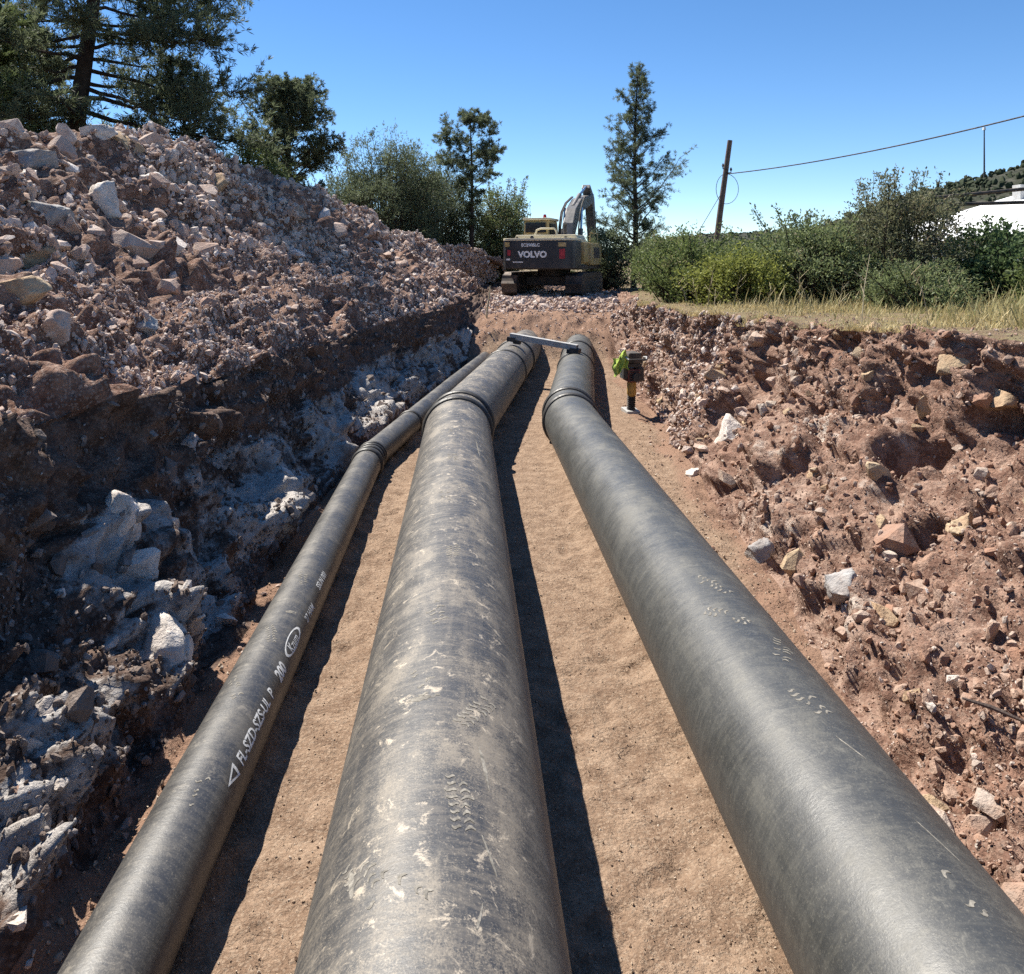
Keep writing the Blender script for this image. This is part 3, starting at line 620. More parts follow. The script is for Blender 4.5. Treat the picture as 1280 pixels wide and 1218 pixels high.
MB().tube([(0, -.035, .31), (0, -.04, .335), (0, -.05, .53), (0, -.05, .56)], [.07, .088, .088, .075], 20).build('leg_cylinder', M['yellow'], rm, smooth=True)
MB().box((0, -.04, .68), (.24, .30, .22)).box((0, -.1, .60), (.17, .2, .08)).build('crankcase', M['redpaint'], rm, .02)
en = MB().box((.14, -.05, .70), (.12, .24, .24)).box((-.15, -.05, .72), (.1, .22, .2)); 
for k in range(5): en.box((.0, -.21, .60+.04*k), (.2, .05, .016))
en.build('engine', M['dark'], rm, .012)
MB().tube([(.03, -.24, .66), (.03, -.27, .66)], [.085, .075], 20).tube([(.03, -.271, .66), (.03, -.28, .66)], [.03, .03], 12).build('starter_cover', M['dark'], rm, smooth=True)
MB().prism([(-.17, .90), (.17, .90), (.13, 1.08), (-.10, 1.08)], 1, -.2, .14).build('top_cover', M['rubber'], rm, .02)
MB().prism([(-.12, .82), (.14, .82), (.15, .892), (-.13, .892)], 1, -.16, .1).build('fuel_tank', M['dark'], rm, .015)
for s_ in (-1, 1): MB().tube([(s_*.19, -.05, .62), (s_*.21, .0, .82), (s_*.21, -.12, 1.0), (s_*.2, -.30, 1.02), (s_*.17, -.36, .98)], .016, 8).build('guide_handle', M['zinc'], rm, smooth=True)
MB().tube([(-.17, -.36, .98), (.17, -.36, .98)], .018, 10).build('handle_bar', M['rubber'], rm, smooth=True)
# lime cloth hung over the rammer's left side
cv = []; nu, nv = 16, 14
for i in range(nu):
    for j in range(nv):
        a, b = i/(nu-1), j/(nv-1); xx = -.40+.26*a; drop = .32*b
        cv.append((xx+.02*math.sin(9*b+4*a), -.36+.16*math.sin(math.pi*.5*min(1, b*2.5))*-.25+.035*math.sin(14*a+3*b), 1.12-drop-.10*(1-a)**2-.05*math.sin(6*a)))
cf = [(i*nv+j, i*nv+j+1, (i+1)*nv+j+1, (i+1)*nv+j) for i in range(nu-1) for j in range(nv-1)]
me = bpy.data.meshes.new('work_cloth'); me.from_pydata(cv, [], cf); me.update()
vo = link('work_cloth', me, M['vest']); vo.location = (2.95+.03, 14.5+.1, rz0); md = vo.modifiers.new('thick', 'SOLIDIFY'); md.thickness = .012
tag(vo, 'lime green cloth hanging on the tamping rammer handle', 'cloth')

# ------------------------------------------------------------------ excavator
M['cwt'] = plain('charcoal_counterweight', (.022, .023, .026), .45, .2, 3, .5, dust=(.12, .10, .085), damt=.25)
M['exyel'] = plain('dusty_yellow_paint', (.44, .30, .10), .45, .12, 3, .5, dust=(.42, .34, .25), damt=.55)
M['excream'] = plain('cream_yellow_paint', (.62, .55, .38), .5, .1, 3, .4, dust=(.5, .44, .36), damt=.4)  # paler cream yellow for hood, counterweight rim, handrail and cab roof
M['exgrey'] = plain('grey_boom_paint', (.075, .075, .08), .45, .2, 3, .5, dust=(.30, .27, .24), damt=.45)
M['steel'] = plain('worn_track_steel', (.06, .052, .047), .6, .3, 5, .4, .4, dust=(.22, .16, .12), damt=.5)
M['chrome'] = plain('bright_rod', (.7, .7, .7), .2, .05, 4, .5, 1)
M['white'] = plain('white_lettering', (.75, .75, .74), .5, .06, 6)
M['redmark'] = plain('red_marker', (.35, .03, .04), .5, .2, 6)
M['glass_dark'] = plain('cab_glass', (.012, .014, .016), .08, .1, 2, .6)
EXW = -R(21)
ex_z = 1.42
ex = empty('excavator', (3.25, 30.2, ex_z), EXW); tag(ex, 'yellow and charcoal excavator parked at the trench end, rear towards us', 'excavator')
def stadium(r, L, n=14):
    return [(L/2+r*math.sin(a), r-r*math.cos(a)) for a in np.linspace(0, math.pi, n)]+[(-L/2-r*math.sin(a), r+r*math.cos(a)) for a in np.linspace(0, math.pi, n)]
for s_ in (-1, 1):
    base = stadium(.42, 2.9); dense = []
    for i in range(len(base)):
        p, q = np.array(base[i]), np.array(base[(i+1) % len(base)]); n = max(1, int(np.linalg.norm(q-p)/.07))
        for k in range(n): dense.append(p+(q-p)*k/n)
    ce = np.array((0, .42)); prof = []
    for i, p in enumerate(dense):
        core = np.array((np.clip(p[0], -1.45, 1.45), .42)); prof.append(tuple(p+(core-p)/np.linalg.norm(core-p)*(.0 if i % 3 else -.045)))
    tr = MB().prism(prof, 0, s_*1.18-.29, s_*1.18+.29).build('track', M['steel'], ex)
    MB().box((s_*1.18, 0, .42), (.62, 2.5, .26)).build('track_frame', M['dark'], tr, .03)
    MB().tube([(s_*1.18-.31, -1.45, .42), (s_*1.18+.31, -1.45, .42)], .27, 20).build('sprocket', M['steel'], tr, .02)
    MB().tube([(s_*1.18-.31, 1.45, .42), (s_*1.18+.31, 1.45, .42)], .27, 20).build('idler_wheel', M['steel'], tr, .02)
MB().box((0, 0, .55), (1.9, 1.3, .34)).tube([(0, 0, .6), (0, 0, 1.0)], .62, 28).build('undercarriage', M['dark'], ex, .03)
MB().box((0, .3, 1.06), (2.6, 4.0, .16)).build('turntable_deck', M['dark'], ex, .02)
# counterweight: curved back, rounded corners
cwp = []
for k in range(25):
    a = math.pi*(k/24); cwp.append((-1.33*math.copysign(abs(math.cos(a))**.28, math.cos(a)), -1.75-.62*math.sin(a)**.55))
cw = MB().prism([(1.33, -1.25), (-1.33, -1.25)]+cwp, 2, 1.02, 2.0).build('counterweight', M['cwt'], ex, .03)
cwp2 = [(x*1.005, y*1.004) for x, y in cwp]
MB().prism([(1.335, -1.24), (-1.335, -1.24)]+cwp2, 2, 2.003, 2.09).build('counterweight_rim', M['excream'], cw, .02)
tm = text_mesh('VOLVO', .27, .014); nm_ = len(tm.vertices)
xs0 = [v.co.x for v in tm.vertices]; wid = max(xs0)-min(xs0)
for v in tm.vertices:
    x, z = v.co.x-min(xs0)-wid/2, v.co.y; v.co = (x*1.15-.16, -2.388, 1.42+z*1.1)
o = link('lettering', tm, M['white'], cw)
tm = text_mesh('EC290BLC', .15, .006); xs0 = [v.co.x for v in tm.vertices]; wid = max(xs0)-min(xs0)
for v in tm.vertices: x, z = v.co.x-min(xs0)-wid/2, v.co.y; v.co = (x*1.0-.22, -2.389, 1.80+z)
link('model_lettering', tm, M['white'], cw)
MB().box((.92, -2.378, 1.54), (.20, .015, .34)).build('red_sticker', M['redmark'], cw)
MB().box((-1.02, -2.352, 1.58), (.12, .03, .2)).build('red_sticker', M['redmark'], cw)
MB().box((.92, -2.378, 1.86), (.28, .015, .14)).build('yellow_reflector', M['exyel'], cw)
MB().box((-1.08, -2.33, 1.87), (.2, .03, .16)).build('yellow_reflector', M['exyel'], cw)
MB().box((-.68, -2.386, 1.25), (.38, .012, .035)).build('white_stripe', M['white'], cw)
MB().box((-1.05, -2.345, 1.34), (.14, .02, .06)).build('white_stripe', M['white'], cw)
MB().tube([(-.18, -2.3, 2.1), (-.18, -2.36, 2.12)], .06, 12).build('rear_camera', M['dark'], cw, smooth=True)
hd = MB().prism([(-1.2, 1.14), (1.2, 1.14), (1.2, 2.08), (1.12, 2.24), (-1.12, 2.24), (-1.2, 2.08)], 1, -1.235, .1).build('engine_hood', M['excream'], ex, .04)
MB().tube([(-.42, -1.1, 2.24), (-.36, -1.1, 2.42), (-.2, -1.1, 2.47), (.28, -1.1, 2.47), (.36, -1.1, 2.40), (.4, -1.1, 2.24)], .035, 10).build('handrail', M['excream'], hd, smooth=True)
MB().tube([(.55, -.5, 2.24), (.55, -.5, 2.62), (.57, -.56, 2.68)], .06, 12).build('exhaust_pipe', M['dark'], hd, smooth=True)
MB().box((1.22, .9, 1.55), (.42, 1.9, .82)).box((1.20, -.35, 1.6), (.3, .9, .75)).build('side_tank', M['exyel'], ex, .03)
MB().box((1.436, .9, 1.6), (.012, 1.0, .4)).build('side_grille', M['dark'], ex)
cb = MB().prism([(.15, 1.15), (1.85, 1.15), (1.95, 1.9), (1.55, 2.85), (.25, 2.85), (.15, 2.3)], 0, -1.25, -.28).build('cab', M['exyel'], ex, .05)
MB().box((-.765, .9, 2.895), (1.06, 1.45, .1)).build('cab_roof', M['excream'], cb, .035)
MB().box((-.765, .145, 2.56), (.8, .02, .38)).build('rear_window', M['glass_dark'], cb)
MB().box((-1.255, .8, 2.35), (.02, .9, .7)).build('side_window', M['glass_dark'], cb)
MB().box((-.272, .8, 2.4), (.02, .9, .65)).build('side_window', M['glass_dark'], cb)
for k in range(5): MB().box((1.208, -1.0+.2*k, 1.62), (.012, .1, .5)).build('vent_louver', M['dark'], hd)
MB().box((0, -1.24+.62, 2.252), (2.0, .02, .02)).build('hood_seam', M['dark'], hd)
for s_ in (-1, 1): MB().tube([(s_*1.25, 1.9, 1.2), (s_*1.25, 1.9, 2.35), (s_*1.25, .6, 2.35), (s_*1.25, .55, 2.05)], .022, 8).build('guard_rail', M['exyel'], ex, smooth=True)
MB().box((-1.42, 1.9, 2.5), (.2, .05, .32)).tube([(-1.22, 1.85, 2.4), (-1.42, 1.9, 2.5)], .015, 6).build('mirror', M['dark'], cb, .01)
MB().tube([(-.5, .5, 2.95), (-.5, .5, 3.08)], [.07, .05], 12).build('beacon', M['redmark'], cb, smooth=True)
MB().tube([(-1.0, .25, 2.94), (-1.02, .2, 3.5)], .008, 5).build('aerial', M['dark'], cb)
for x_ in (-.9, .9): MB().tube([(x_, -1.8, 2.09), (x_, -1.8, 2.16)], .05, 10).build('lifting_eye', M['dark'], cw, smooth=True)
# boom, arm and their cylinders: raised and folded over in front of the machine
def beam_(path, w, name, mat, bev=.02):
    """box-section beam in the y-z plane through (y, z, half depth) stations"""
    up, lo = [], []
    for i, (y, z, h) in enumerate(path):
        a, b = path[max(i-1, 0)], path[min(i+1, len(path)-1)]; t = Vector((b[0]-a[0], b[1]-a[1])).normalized(); n = Vector((-t.y, t.x))
        up.append((y+n.x*h, z+n.y*h)); lo.append((y-n.x*h, z-n.y*h))
    return MB().prism(up+lo[::-1], 0, w[0], w[1]).build(name, mat, ex, bev)
bx0 = .28
bm_ = beam_([(.75, 1.55, .16), (1.3, 2.6, .30), (1.75, 3.1, .32), (2.6, 3.55, .27), (4.9, 4.0, .18)], (bx0-.2, bx0+.2), 'boom', M['exgrey'])
beam_([(4.2, 4.45, .1), (4.9, 3.9, .26), (5.3, 2.8, .2), (5.5, 1.6, .14)], (bx0-.17, bx0+.17), 'arm', M['exgrey'])
for s_ in (-1, 1):
    cy = MB().tube([(bx0+s_*.36, 1.35, 1.3), (bx0+s_*.36, 1.72, 2.55)], .085, 14).build('boom_cylinder', M['exgrey'], ex, smooth=True)
    MB().tube([(bx0+s_*.36, 1.72, 2.55), (bx0+s_*.34, 1.95, 3.4)], .045, 12).build('cylinder_rod', M['chrome'], cy, smooth=True)
cy = MB().tube([(bx0, 1.9, 3.45), (bx0, 3.0, 4.0)], .09, 14).build('arm_cylinder', M['exgrey'], ex, smooth=True)
MB().tube([(bx0, 3.0, 4.0), (bx0, 4.2, 4.43)], .05, 12).build('cylinder_rod', M['chrome'], cy, smooth=True)
for s_ in (-.30, -.36, .42):
    MB().tube([(bx0+s_, .95, 1.7), (bx0+s_, 1.05, 2.6), (bx0+s_, 1.35, 3.2), (bx0+s_*.9, 1.9, 3.6), (bx0+s_*.7, 2.7, 3.9)], .03, 8).build('hydraulic_hose', M['rubber'], ex, smooth=True)
cy = MB().tube([(bx0, 5.15, 3.9), (bx0, 5.6, 2.95)], .075, 12).build('bucket_cylinder', M['exgrey'], ex, smooth=True)
MB().tube([(bx0, 5.6, 2.95), (bx0, 5.85, 2.1)], .04, 12).build('cylinder_rod', M['chrome'], cy, smooth=True)
bp = [(5.05, 1.65), (5.45, 1.5), (5.6, 1.05), (5.35, .6), (4.85, .38), (4.4, .5), (4.42, .56), (4.85, .46), (5.28, .66), (5.5, 1.05), (5.38, 1.42), (5.05, 1.55)]
bp = [(a+.5, b) for a, b in bp]
MB().prism(bp, 0, bx0-.55, bx0+.55).build('bucket', M['steel'], ex)

# ------------------------------------------------------------------ plants
def leaf_mat(name, dark, light, dry=None, trans=.35):
    t = NT(name); a = t.attr('tone'); c = t.mix(a, dark, light)
    if dry: c = t.mix(t.ramp(a, [(.86, 0), (.93, 1)]), c, dry)
    t.done(c, .6, None, .25)
    tr = t.n('BsdfTranslucent', {'Color': t.mix(.5, c, light)}); ms = t.n('MixShader', {0: trans, 1: t.b.outputs[0], 2: tr.outputs[0]})
    t.t.links.new(ms.outputs[0], t.out.inputs[0]); return t.m
M['pine'] = leaf_mat('pine_needles', (.055, .074, .044), (.165, .195, .11), None, .4)
M['pine_green'] = leaf_mat('young_pine_needles', (.055, .075, .03), (.15, .19, .075))
M['oak'] = leaf_mat('scrub_oak_leaves', (.06, .085, .028), (.20, .25, .085), (.26, .21, .13))
M['lime_leaf'] = leaf_mat('yellow_green_leaves', (.09, .11, .028), (.30, .32, .08))
M['sage'] = leaf_mat('grey_green_leaves', (.075, .10, .045), (.235, .28, .125), (.25, .2, .13))
M['brown_scrub'] = leaf_mat('dull_brown_green_leaves', (.08, .085, .048), (.22, .225, .125), (.24, .18, .12))
M['dark_leaf'] = leaf_mat('dark_glossy_leaves', (.04, .07, .03), (.14, .20, .085))
M['grass'] = leaf_mat('grass_blades', (.17, .18, .06), (.54, .44, .23), None, .3)
M['straw'] = plain('dry_stalk', (.46, .38, .24), .9, .2, 10)
M['bark'] = plain('dark_bark', (.055, .042, .034), .95, .4, 6, .1, bstr=.8)
M['wood'] = plain('weathered_wood', (.13, .10, .085), .9, .3, 5, .1, bstr=.5)

def needles(pts, dirs, n, L, w, r, spread=.9, tone=None):
    """n thin leaf faces bursting from every point"""
    m = len(pts); P0 = np.repeat(pts, n, 0); Dn = np.repeat(dirs, n, 0)+r.normal(size=(m*n, 3))*spread
    Dn /= np.linalg.norm(Dn, axis=1)[:, None]+1e-9; S = np.cross(Dn, r.normal(size=(m*n, 3))); S /= np.linalg.norm(S, axis=1)[:, None]+1e-9
    l = (L*r.uniform(.6, 1.15, (m*n, 1))); ww = w*r.uniform(.7, 1.2, (m*n, 1))
    a, b, c = P0-S*ww*.35, P0+S*ww*.35, P0+Dn*l
    mid = P0+Dn*l*.55
    V = np.stack([P0, mid-S*ww*.5, c, mid+S*ww*.5], 1).reshape(-1, 3)
    F = np.arange(m*n*4).reshape(-1, 4)
    tn = np.repeat(np.clip((tone if tone is not None else r.random(m)), 0, 1), n); tn = np.clip(tn+r.normal(size=m*n)*.12, 0, 1)
    return V, F, np.repeat(tn, 4)
def crown_obj(name, parent, mat, V, F, T): return link(name, npmesh(name, V, F, False, {'tone': T}), mat, parent)
def trunk_path(base, top, bend, r, n=8):
    b, t = np.array(base, float), np.array(top, float); ks = np.linspace(0, 1, n); p = b+(t-b)*ks[:, None]
    w = r.normal(size=3)*bend; w2 = r.normal(size=3)*bend*.5
    return p+np.sin(ks*math.pi)[:, None]*w*np.array([1, 1, 0])+np.sin(ks*2.3*math.pi)[:, None]*w2*np.array([1, 1, 0])
def pine(name, x, y, z0, z1, lean, rad, limbs, prof, mat, label, seed, tuft=(9, .19, .03), dens=1., bend=.15, grp='pines around the site', t0=.25, up=.15, bark='bark', droop=0., twig=5):
    """prof(t, azimuth) -> limb length at height fraction t"""
    r = np.random.default_rng(seed); root = empty(name, (x, y, z0)); tag(root, label, 'tree', grp)
    H = z1-z0; tp = trunk_path((0, 0, -.3), (lean[0]*H, lean[1]*H, H), bend, r, 12); ks = np.linspace(0, 1, 12)
    mb = MB(); mb.tube(tp, list(rad*(1-ks*.93)+.008), 10)
    pts, dirs, tones = [], [], []
    for i in range(limbs):
        t = t0+(1-t0)*((i+r.random())/limbs)**.9; az = i*2.399+r.normal()*.4; Lm = prof(t, az)*r.uniform(.65, 1.15)
        if Lm < .05: continue
        b = np.array([np.interp(t, ks, tp[:, k]) for k in range(3)]); el = up+(.75*(t-.45))+r.normal()*.15
        hd_ = np.array([math.cos(az), math.sin(az), 0]); q = [b]; steps = 6
        for k in range(steps):
            e2 = el+(.35-droop)*(k/steps)+r.normal()*.14; a2 = az+r.normal()*.22; q.append(q[-1]+np.array([math.cos(a2)*math.cos(e2), math.sin(a2)*math.cos(e2), math.sin(e2)])*Lm/steps)
        q = np.array(q); mb.tube(q, list(np.linspace(max(.012, rad*.32*(1-t)+.008), .006, steps+1)), 5, False)
        nt_ = max(2, int(twig*dens*Lm*2.2))
        for k in range(nt_):
            s_ = .28+.72*r.random()**.7; c = np.array([np.interp(s_*steps, np.arange(steps+1), q[:, d_]) for d_ in range(3)])
            dv = r.normal(size=3)*np.array([1, 1, .6])+hd_*.5+np.array([0, 0, .3]); dv /= np.linalg.norm(dv); tl = Lm*.22*r.uniform(.4, 1.2)+.08
            e = c+dv*tl; mb.tube([c, e], [.006, .003], 3, False)
            tone = r.random()*.75+.1
            for g in np.linspace(.35, 1, 4): pts.append(c+dv*tl*g+r.normal(size=3)*.03); dirs.append(dv+np.array([0, 0, .25])); tones.append(tone)
        pts.append(q[-1]); dirs.append(hd_); tones.append(.6)
    pts, dirs = np.array(pts), np.array(dirs)
    for k in range(int(10)): pts = np.append(pts, [tp[-1]+r.normal(size=3)*[.06, .06, .2]], 0); dirs = np.append(dirs, [[0, 0, 1]], 0); tones.append(.5)
    mb.build('trunk', M[bark], root, smooth=True)
    crown_obj('crown', root, M[mat], *needles(pts, dirs, tuft[0], tuft[1], tuft[2], r, .75, np.array(tones))); return root
def bush(name, x, y, z0, rx, rz, mat, label, seed, n=150, leaf=(.07, .035), per=46, clump=.24, cat='shrub', grp='shrubs beside the trench', spike=0, flat=1., stem=.03, sparse=0.):
    """many stems, each ending in a clump of leaves; spike adds bare-ish shoots standing out of the crown"""
    r = np.random.default_rng(seed); root = empty(name, (x, y, z0)); tag(root, label, cat, grp); mb = MB(); pts, dirs, tones = [], [], []
    for i in range(n+spike):
        d = r.normal(size=3); d /= np.linalg.norm(d); k = r.uniform(.3, 1.)**.5
        lump = .95+.22*math.sin(3*math.atan2(d[1], d[0])+seed)*math.sin(2.2*d[2]*3+seed*2)+.15*r.normal()
        e = d*np.array([rx, rx*flat, rz*.52])*k*min(1.2, max(.62, lump))+np.array([0, 0, rz*.48]); e[2] = max(e[2], .12)
        if i >= n: e = np.array([r.normal()*rx*.5, r.normal()*rx*.4, rz*r.uniform(.9, 1.18)])
        b = np.array([r.normal()*rx*.15, r.normal()*rx*.15, -.1]); m_ = (b+e)/2+r.normal(size=3)*rx*.1
        mb.tube([b, m_, e], [stem, stem*.6, stem*.25], 5, False)
        tone = r.uniform(.1, .9); c = per if i < n else int(per*1.3)
        cr = clump*(r.uniform(.7, 1.3) if i < n else .6)
        if i < n:
            q = e+r.normal(size=(c, 3))*cr*np.array([1, 1, .8])*.6
        else:
            s_ = r.random((c, 1)); q = m_+(e-m_)*s_**.6+r.normal(size=(c, 3))*.05
        q[:, 2] = np.maximum(q[:, 2], .02); pts.append(q); dd = q-e*.5; dirs.append(dd/(np.linalg.norm(dd, axis=1)[:, None]+1e-6)); tones.append(np.full(c, tone))
    pts, dirs, tones = np.concatenate(pts), np.concatenate(dirs), np.concatenate(tones)
    mb.build('stems', M['bark'], root, smooth=True)
    crown_obj('crown', root, M[mat], *needles(pts, dirs, 2, leaf[0], leaf[1], r, .9, tones)); return root

# left of the trench
pine('pine_tree', -12.75, 25, 2.2, 18.0, (.12, 0), .38, 92, lambda t, a: 6.8*(1-t)**.6*(.85+.2*math.cos(a)), 'pine', 'tall dark pine with thick leaning trunk behind the heap, top left', 301, (11, .25, 0.031), .95, .12, t0=.20, up=-.12, droop=.25, twig=6)
pine('pine_tree', -13.9, 22.5, 2.0, 11.2, (0, .02), .2, 60, lambda t, a: 2.8*(1-t)**.6+.2, 'pine_green', 'greener young pine at the left edge beside the tall dark pine', 302, (11, .17, 0.026), 1.7, t0=.12)
pine('pine_tree', -17.2, 31, 2.0, 13.6, (0, 0), .2, 60, lambda t, a: 2.8*(1-t)**.6+.2, 'pine', 'dark pine partly hidden behind the tall leaning pine trunk', 303, (14, .25, 0.028), .8, t0=.12)
pine('oak_tree', -6.35, 30, 2.2, 9.0, (-.03, 0), .20, 46, lambda t, a: 2.3*math.sin(math.pi*min(1, (t-.30)/.72))**.6 if t > .31 else 0, 'pine', 'round-crowned dark tree with forked trunk rising behind the heap', 304, (12, .17, 0.029), 1.35, .25, 'broad trees behind the heap', t0=.42, up=.35, twig=6)
bush('green_shrub', -7.15, 27, 3.2, 1.25, 3.6, 'pine_green', 'bright green shrub left of the round-crowned tree', 305, 130, (.13, .05), 40, .28, grp='shrubs behind the heap')
bush('dense_tree', -3.6, 36, 1.9, 2.7, 6.0, 'pine', 'broad dense dark green tree left of the slim bare-trunked pine', 306, 520, (.17, .034), 62, .36, 'tree', 'broad trees behind the heap', 10)
pine('pine_tree', -9.2, 25.5, 2.2, 8.9, (.03, 0), .16, 60, lambda t, a: 2.2*(1-t)**.5+.3, 'pine', 'dark pine filling the gap between the leaning pine and the round-crowned tree', 324, (11, .19, .026), .95, t0=.15)
bush('dense_tree', -6.0, 37, 1.9, 1.7, 4.6, 'pine', 'smaller dark tree left of the broad dense tree', 325, 260, (.17, .034), 56, .34, 'tree', 'broad trees behind the heap', 6)
bush('dense_tree', -1.4, 39.5, 1.9, 2.1, 5.6, 'pine', 'dark tree squeezed between the broad tree and the slim pine', 307, 330, (.17, .034), 56, .36, 'tree', 'broad trees behind the heap', 8)
pine('pine_tree', .1, 38, 1.9, 9.5, (.0, 0), .13, 40, lambda t, a: 1.75*math.sin(math.pi*min(1, (t-.45)/.6))**.7 if t > .48 else .35, 'pine', 'slim pine with bare trunk and small tufted top left of the excavator', 308, (15, .19, 0.024), 1.2, .08, t0=.3)
bush('green_shrub', 1.7, 40.5, 1.8, 1.7, 4.4, 'sage', 'grey green shrub just left of the excavator cab', 309, 330, (.12, .05), 46, .30, grp='shrubs behind the heap', spike=14)
bush('green_shrub', -4.6, 31.0, 3.1, .75, 1.25, 'lime_leaf', 'small yellow green shrub at the foot of the broad dense tree', 310, 60, (.09, .04), 36, .2, grp='shrubs behind the heap')
# beside the excavator
pine('pine_tree', 7.0, 34, 1.45, 10.9, (.018, 0), .14, 96, lambda t, a: (2.15*(1-t)**.6*(1 if t > .4 else 1.05)+.12)*(.45+.9*math.sin(t*19+a*1.5)**2)*(1.35 if t < .42 and math.cos(a) > .5 else 1), 'pine', 'tall slender cone-shaped pine standing right of the excavator', 311, (13, .17, 0.017), .95, .12, t0=.16, up=.45, twig=5)
bush('green_shrub', 5.75, 33, 1.45, 1.35, 2.7, 'pine', 'dark shrub between the excavator boom and the slender pine trunk', 313, 150, (.11, .045), 44, .26)
bush('green_shrub', 7.6, 30.5, 1.45, 1.3, 2.3, 'sage', 'grey green shrub in front of the slender pine foot', 314, 150, (.1, .04), 44, .24)
# on the bank, from the pine to the right edge
bush('green_shrub', 5.3, 19.0, 1.6, 1.3, 1.7, 'oak', 'olive green shrub on the bank behind the tamping rammer', 315, 170, (.08, .036), 50, .22)
bush('green_shrub', 5.75, 16.8, 1.65, 1.0, 1.25, 'lime_leaf', 'bright yellow green shrub on the bank below the leaning pole', 316, 150, (.075, .036), 52, .2)
bush('green_shrub', 7.4, 17.2, 1.65, 1.45, 1.95, 'sage', 'sage green shrub on the bank right of the yellow green shrub', 317, 210, (.075, .034), 52, .22, spike=14)
bush('green_shrub', 9.1, 16.8, 1.65, 1.35, 2.5, 'brown_scrub', 'tallest brownish shrub with thin spiky shoots on the bank', 318, 260, (.08, .028), 60, .24, spike=34, stem=.018)
bush('green_shrub', 11.0, 16.2, 1.7, 1.45, 1.7, 'dark_leaf', 'dark leafy shrub in front of the white building', 319, 190, (.1, .06), 40, .25, spike=10)
bush('green_shrub', 10.9, 14.0, 1.7, 1.2, 1.15, 'oak', 'low olive shrub under the dark leafy shrub at the right edge', 320, 120, (.08, .04), 46, .22)
bush('green_shrub', 8.2, 14.6, 1.7, .95, .85, 'sage', 'low weedy shrub in the grass below the spiky brownish shrub', 321, 110, (.08, .024), 50, .2, spike=20)
bush('green_shrub', 7.0, 25.5, 1.5, 1.7, 2.1, 'oak', 'dark olive shrub behind the yellow green shrub by the pole', 322, 170, (.09, .04), 44, .26)
bush('green_shrub', 10.4, 25.5, 1.5, 2.1, 2.3, 'oak', 'wide olive shrub behind the sage green shrub', 323, 200, (.09, .04), 44, .28)

# grass on the ground beside the trench: greener by the shrubs, straw-coloured along the lip
def blades(n, xr, yr, hr, w, seed, tone, lipgrass=False):
    r = np.random.default_rng(seed); y = yr[0]*(yr[1]/yr[0])**r.random(n); lip = np.interp(y, Y, rtx)
    x = lip+(-.1 if lipgrass else .25)+(xr-lip)*r.random(n)**(1.6 if lipgrass else .8)
    j = np.clip(np.searchsorted(Y, y), 0, nR-1); a = cuts[5]
    z = np.array([np.interp(xx, PDg[jj, a:, 0], PDg[jj, a:, 2]) for xx, jj in zip(x, j)])
    nz_ = fbm(np.stack([x, y, 0*x], 1), .8, 3, 5)*1.5; off = x-lip
    keep = r.random(n) < (np.clip(.5+.9*nz_, .1, 1) if lipgrass else np.clip(-.05+.35*off+.9*nz_-(.25 if w > .01 else 0), .03, 1)); x, y, z, off, nz_ = x[keep], y[keep], z[keep], off[keep], nz_[keep]; n = len(x)
    h = r.uniform(*hr, n)*(.45+.55*np.clip(off/2.2, 0, 1))*np.clip(1+.9*nz_, .3, 2.2)*r.uniform(.5, 1.3, n); d = r.uniform(0, 6.28, n); b = r.uniform(.15, .7, n)*h
    p0 = np.stack([x, y, z-.02], 1); dr = np.stack([np.cos(d), np.sin(d), 0*d], 1); sd = np.stack([-np.sin(d+r.normal(size=n)), np.cos(d), 0*d], 1)*w*r.uniform(.6, 1.2, (n, 1))
    p1 = p0+dr*(b*.35)[:, None]+np.array([0, 0, 1])*(h*.6)[:, None]; p2 = p0+dr*b[:, None]+np.array([0, 0, 1])*(h)[:, None]
    V = np.stack([p0-sd, p0+sd, p1+sd*.7, p1-sd*.7, p2+sd*.15, p2-sd*.15], 1).reshape(-1, 3); i = np.arange(n)[:, None]*6
    F = np.concatenate([i+np.array([[0, 1, 2, 3]]), i+np.array([[3, 2, 4, 5]])])
    tn = np.clip(tone(off)+r.normal(size=n)*.22+.25*nz_, 0, 1); return V, F, np.repeat(tn, 6)
g = crown_obj('grass', None, M['grass'], *blades(62000, 15.5, (7.5, 26), (.04, .17), .007, 5, lambda o: 1.05-.25*np.clip(o/3, 0, 1.8)))
g2 = blades(17000, 14, (8, 24), (.08, .32), .011, 6, lambda o: .30-.1*np.clip(o/3, 0, 1.))
g3 = blades(38000, 9, (7.5, 20), (.03, .12), .006, 7, lambda o: .95+0*o, lipgrass=True)
def join_geo(o, parts):
    me = o.data; V = [np.empty(len(me.vertices)*3, np.float32)]; me.vertices.foreach_get('co', V[0]); V[0] = V[0].reshape(-1, 3)
    F = [np.empty(len(me.loops), np.int32)]; me.loops.foreach_get('vertex_index', F[0]); F[0] = F[0].reshape(-1, 4)
    T = [np.empty(len(me.vertices), np.float32)]; me.attributes['tone'].data.foreach_get('value', T[0]); n = len(V[0])
    for v, f, t in parts: V.append(v); F.append(f+n); T.append(t); n += len(v)
    o.data = npmesh('grass', np.concatenate(V), np.concatenate(F), False, {'tone': np.concatenate(T)}); o.data.materials.append(M['grass'])
join_geo(g, [g2, g3])
tag(g, 'dry yellow and green grass along the bank top', 'grass', kind='stuff')
r_ = np.random.default_rng(9)
mb = MB()
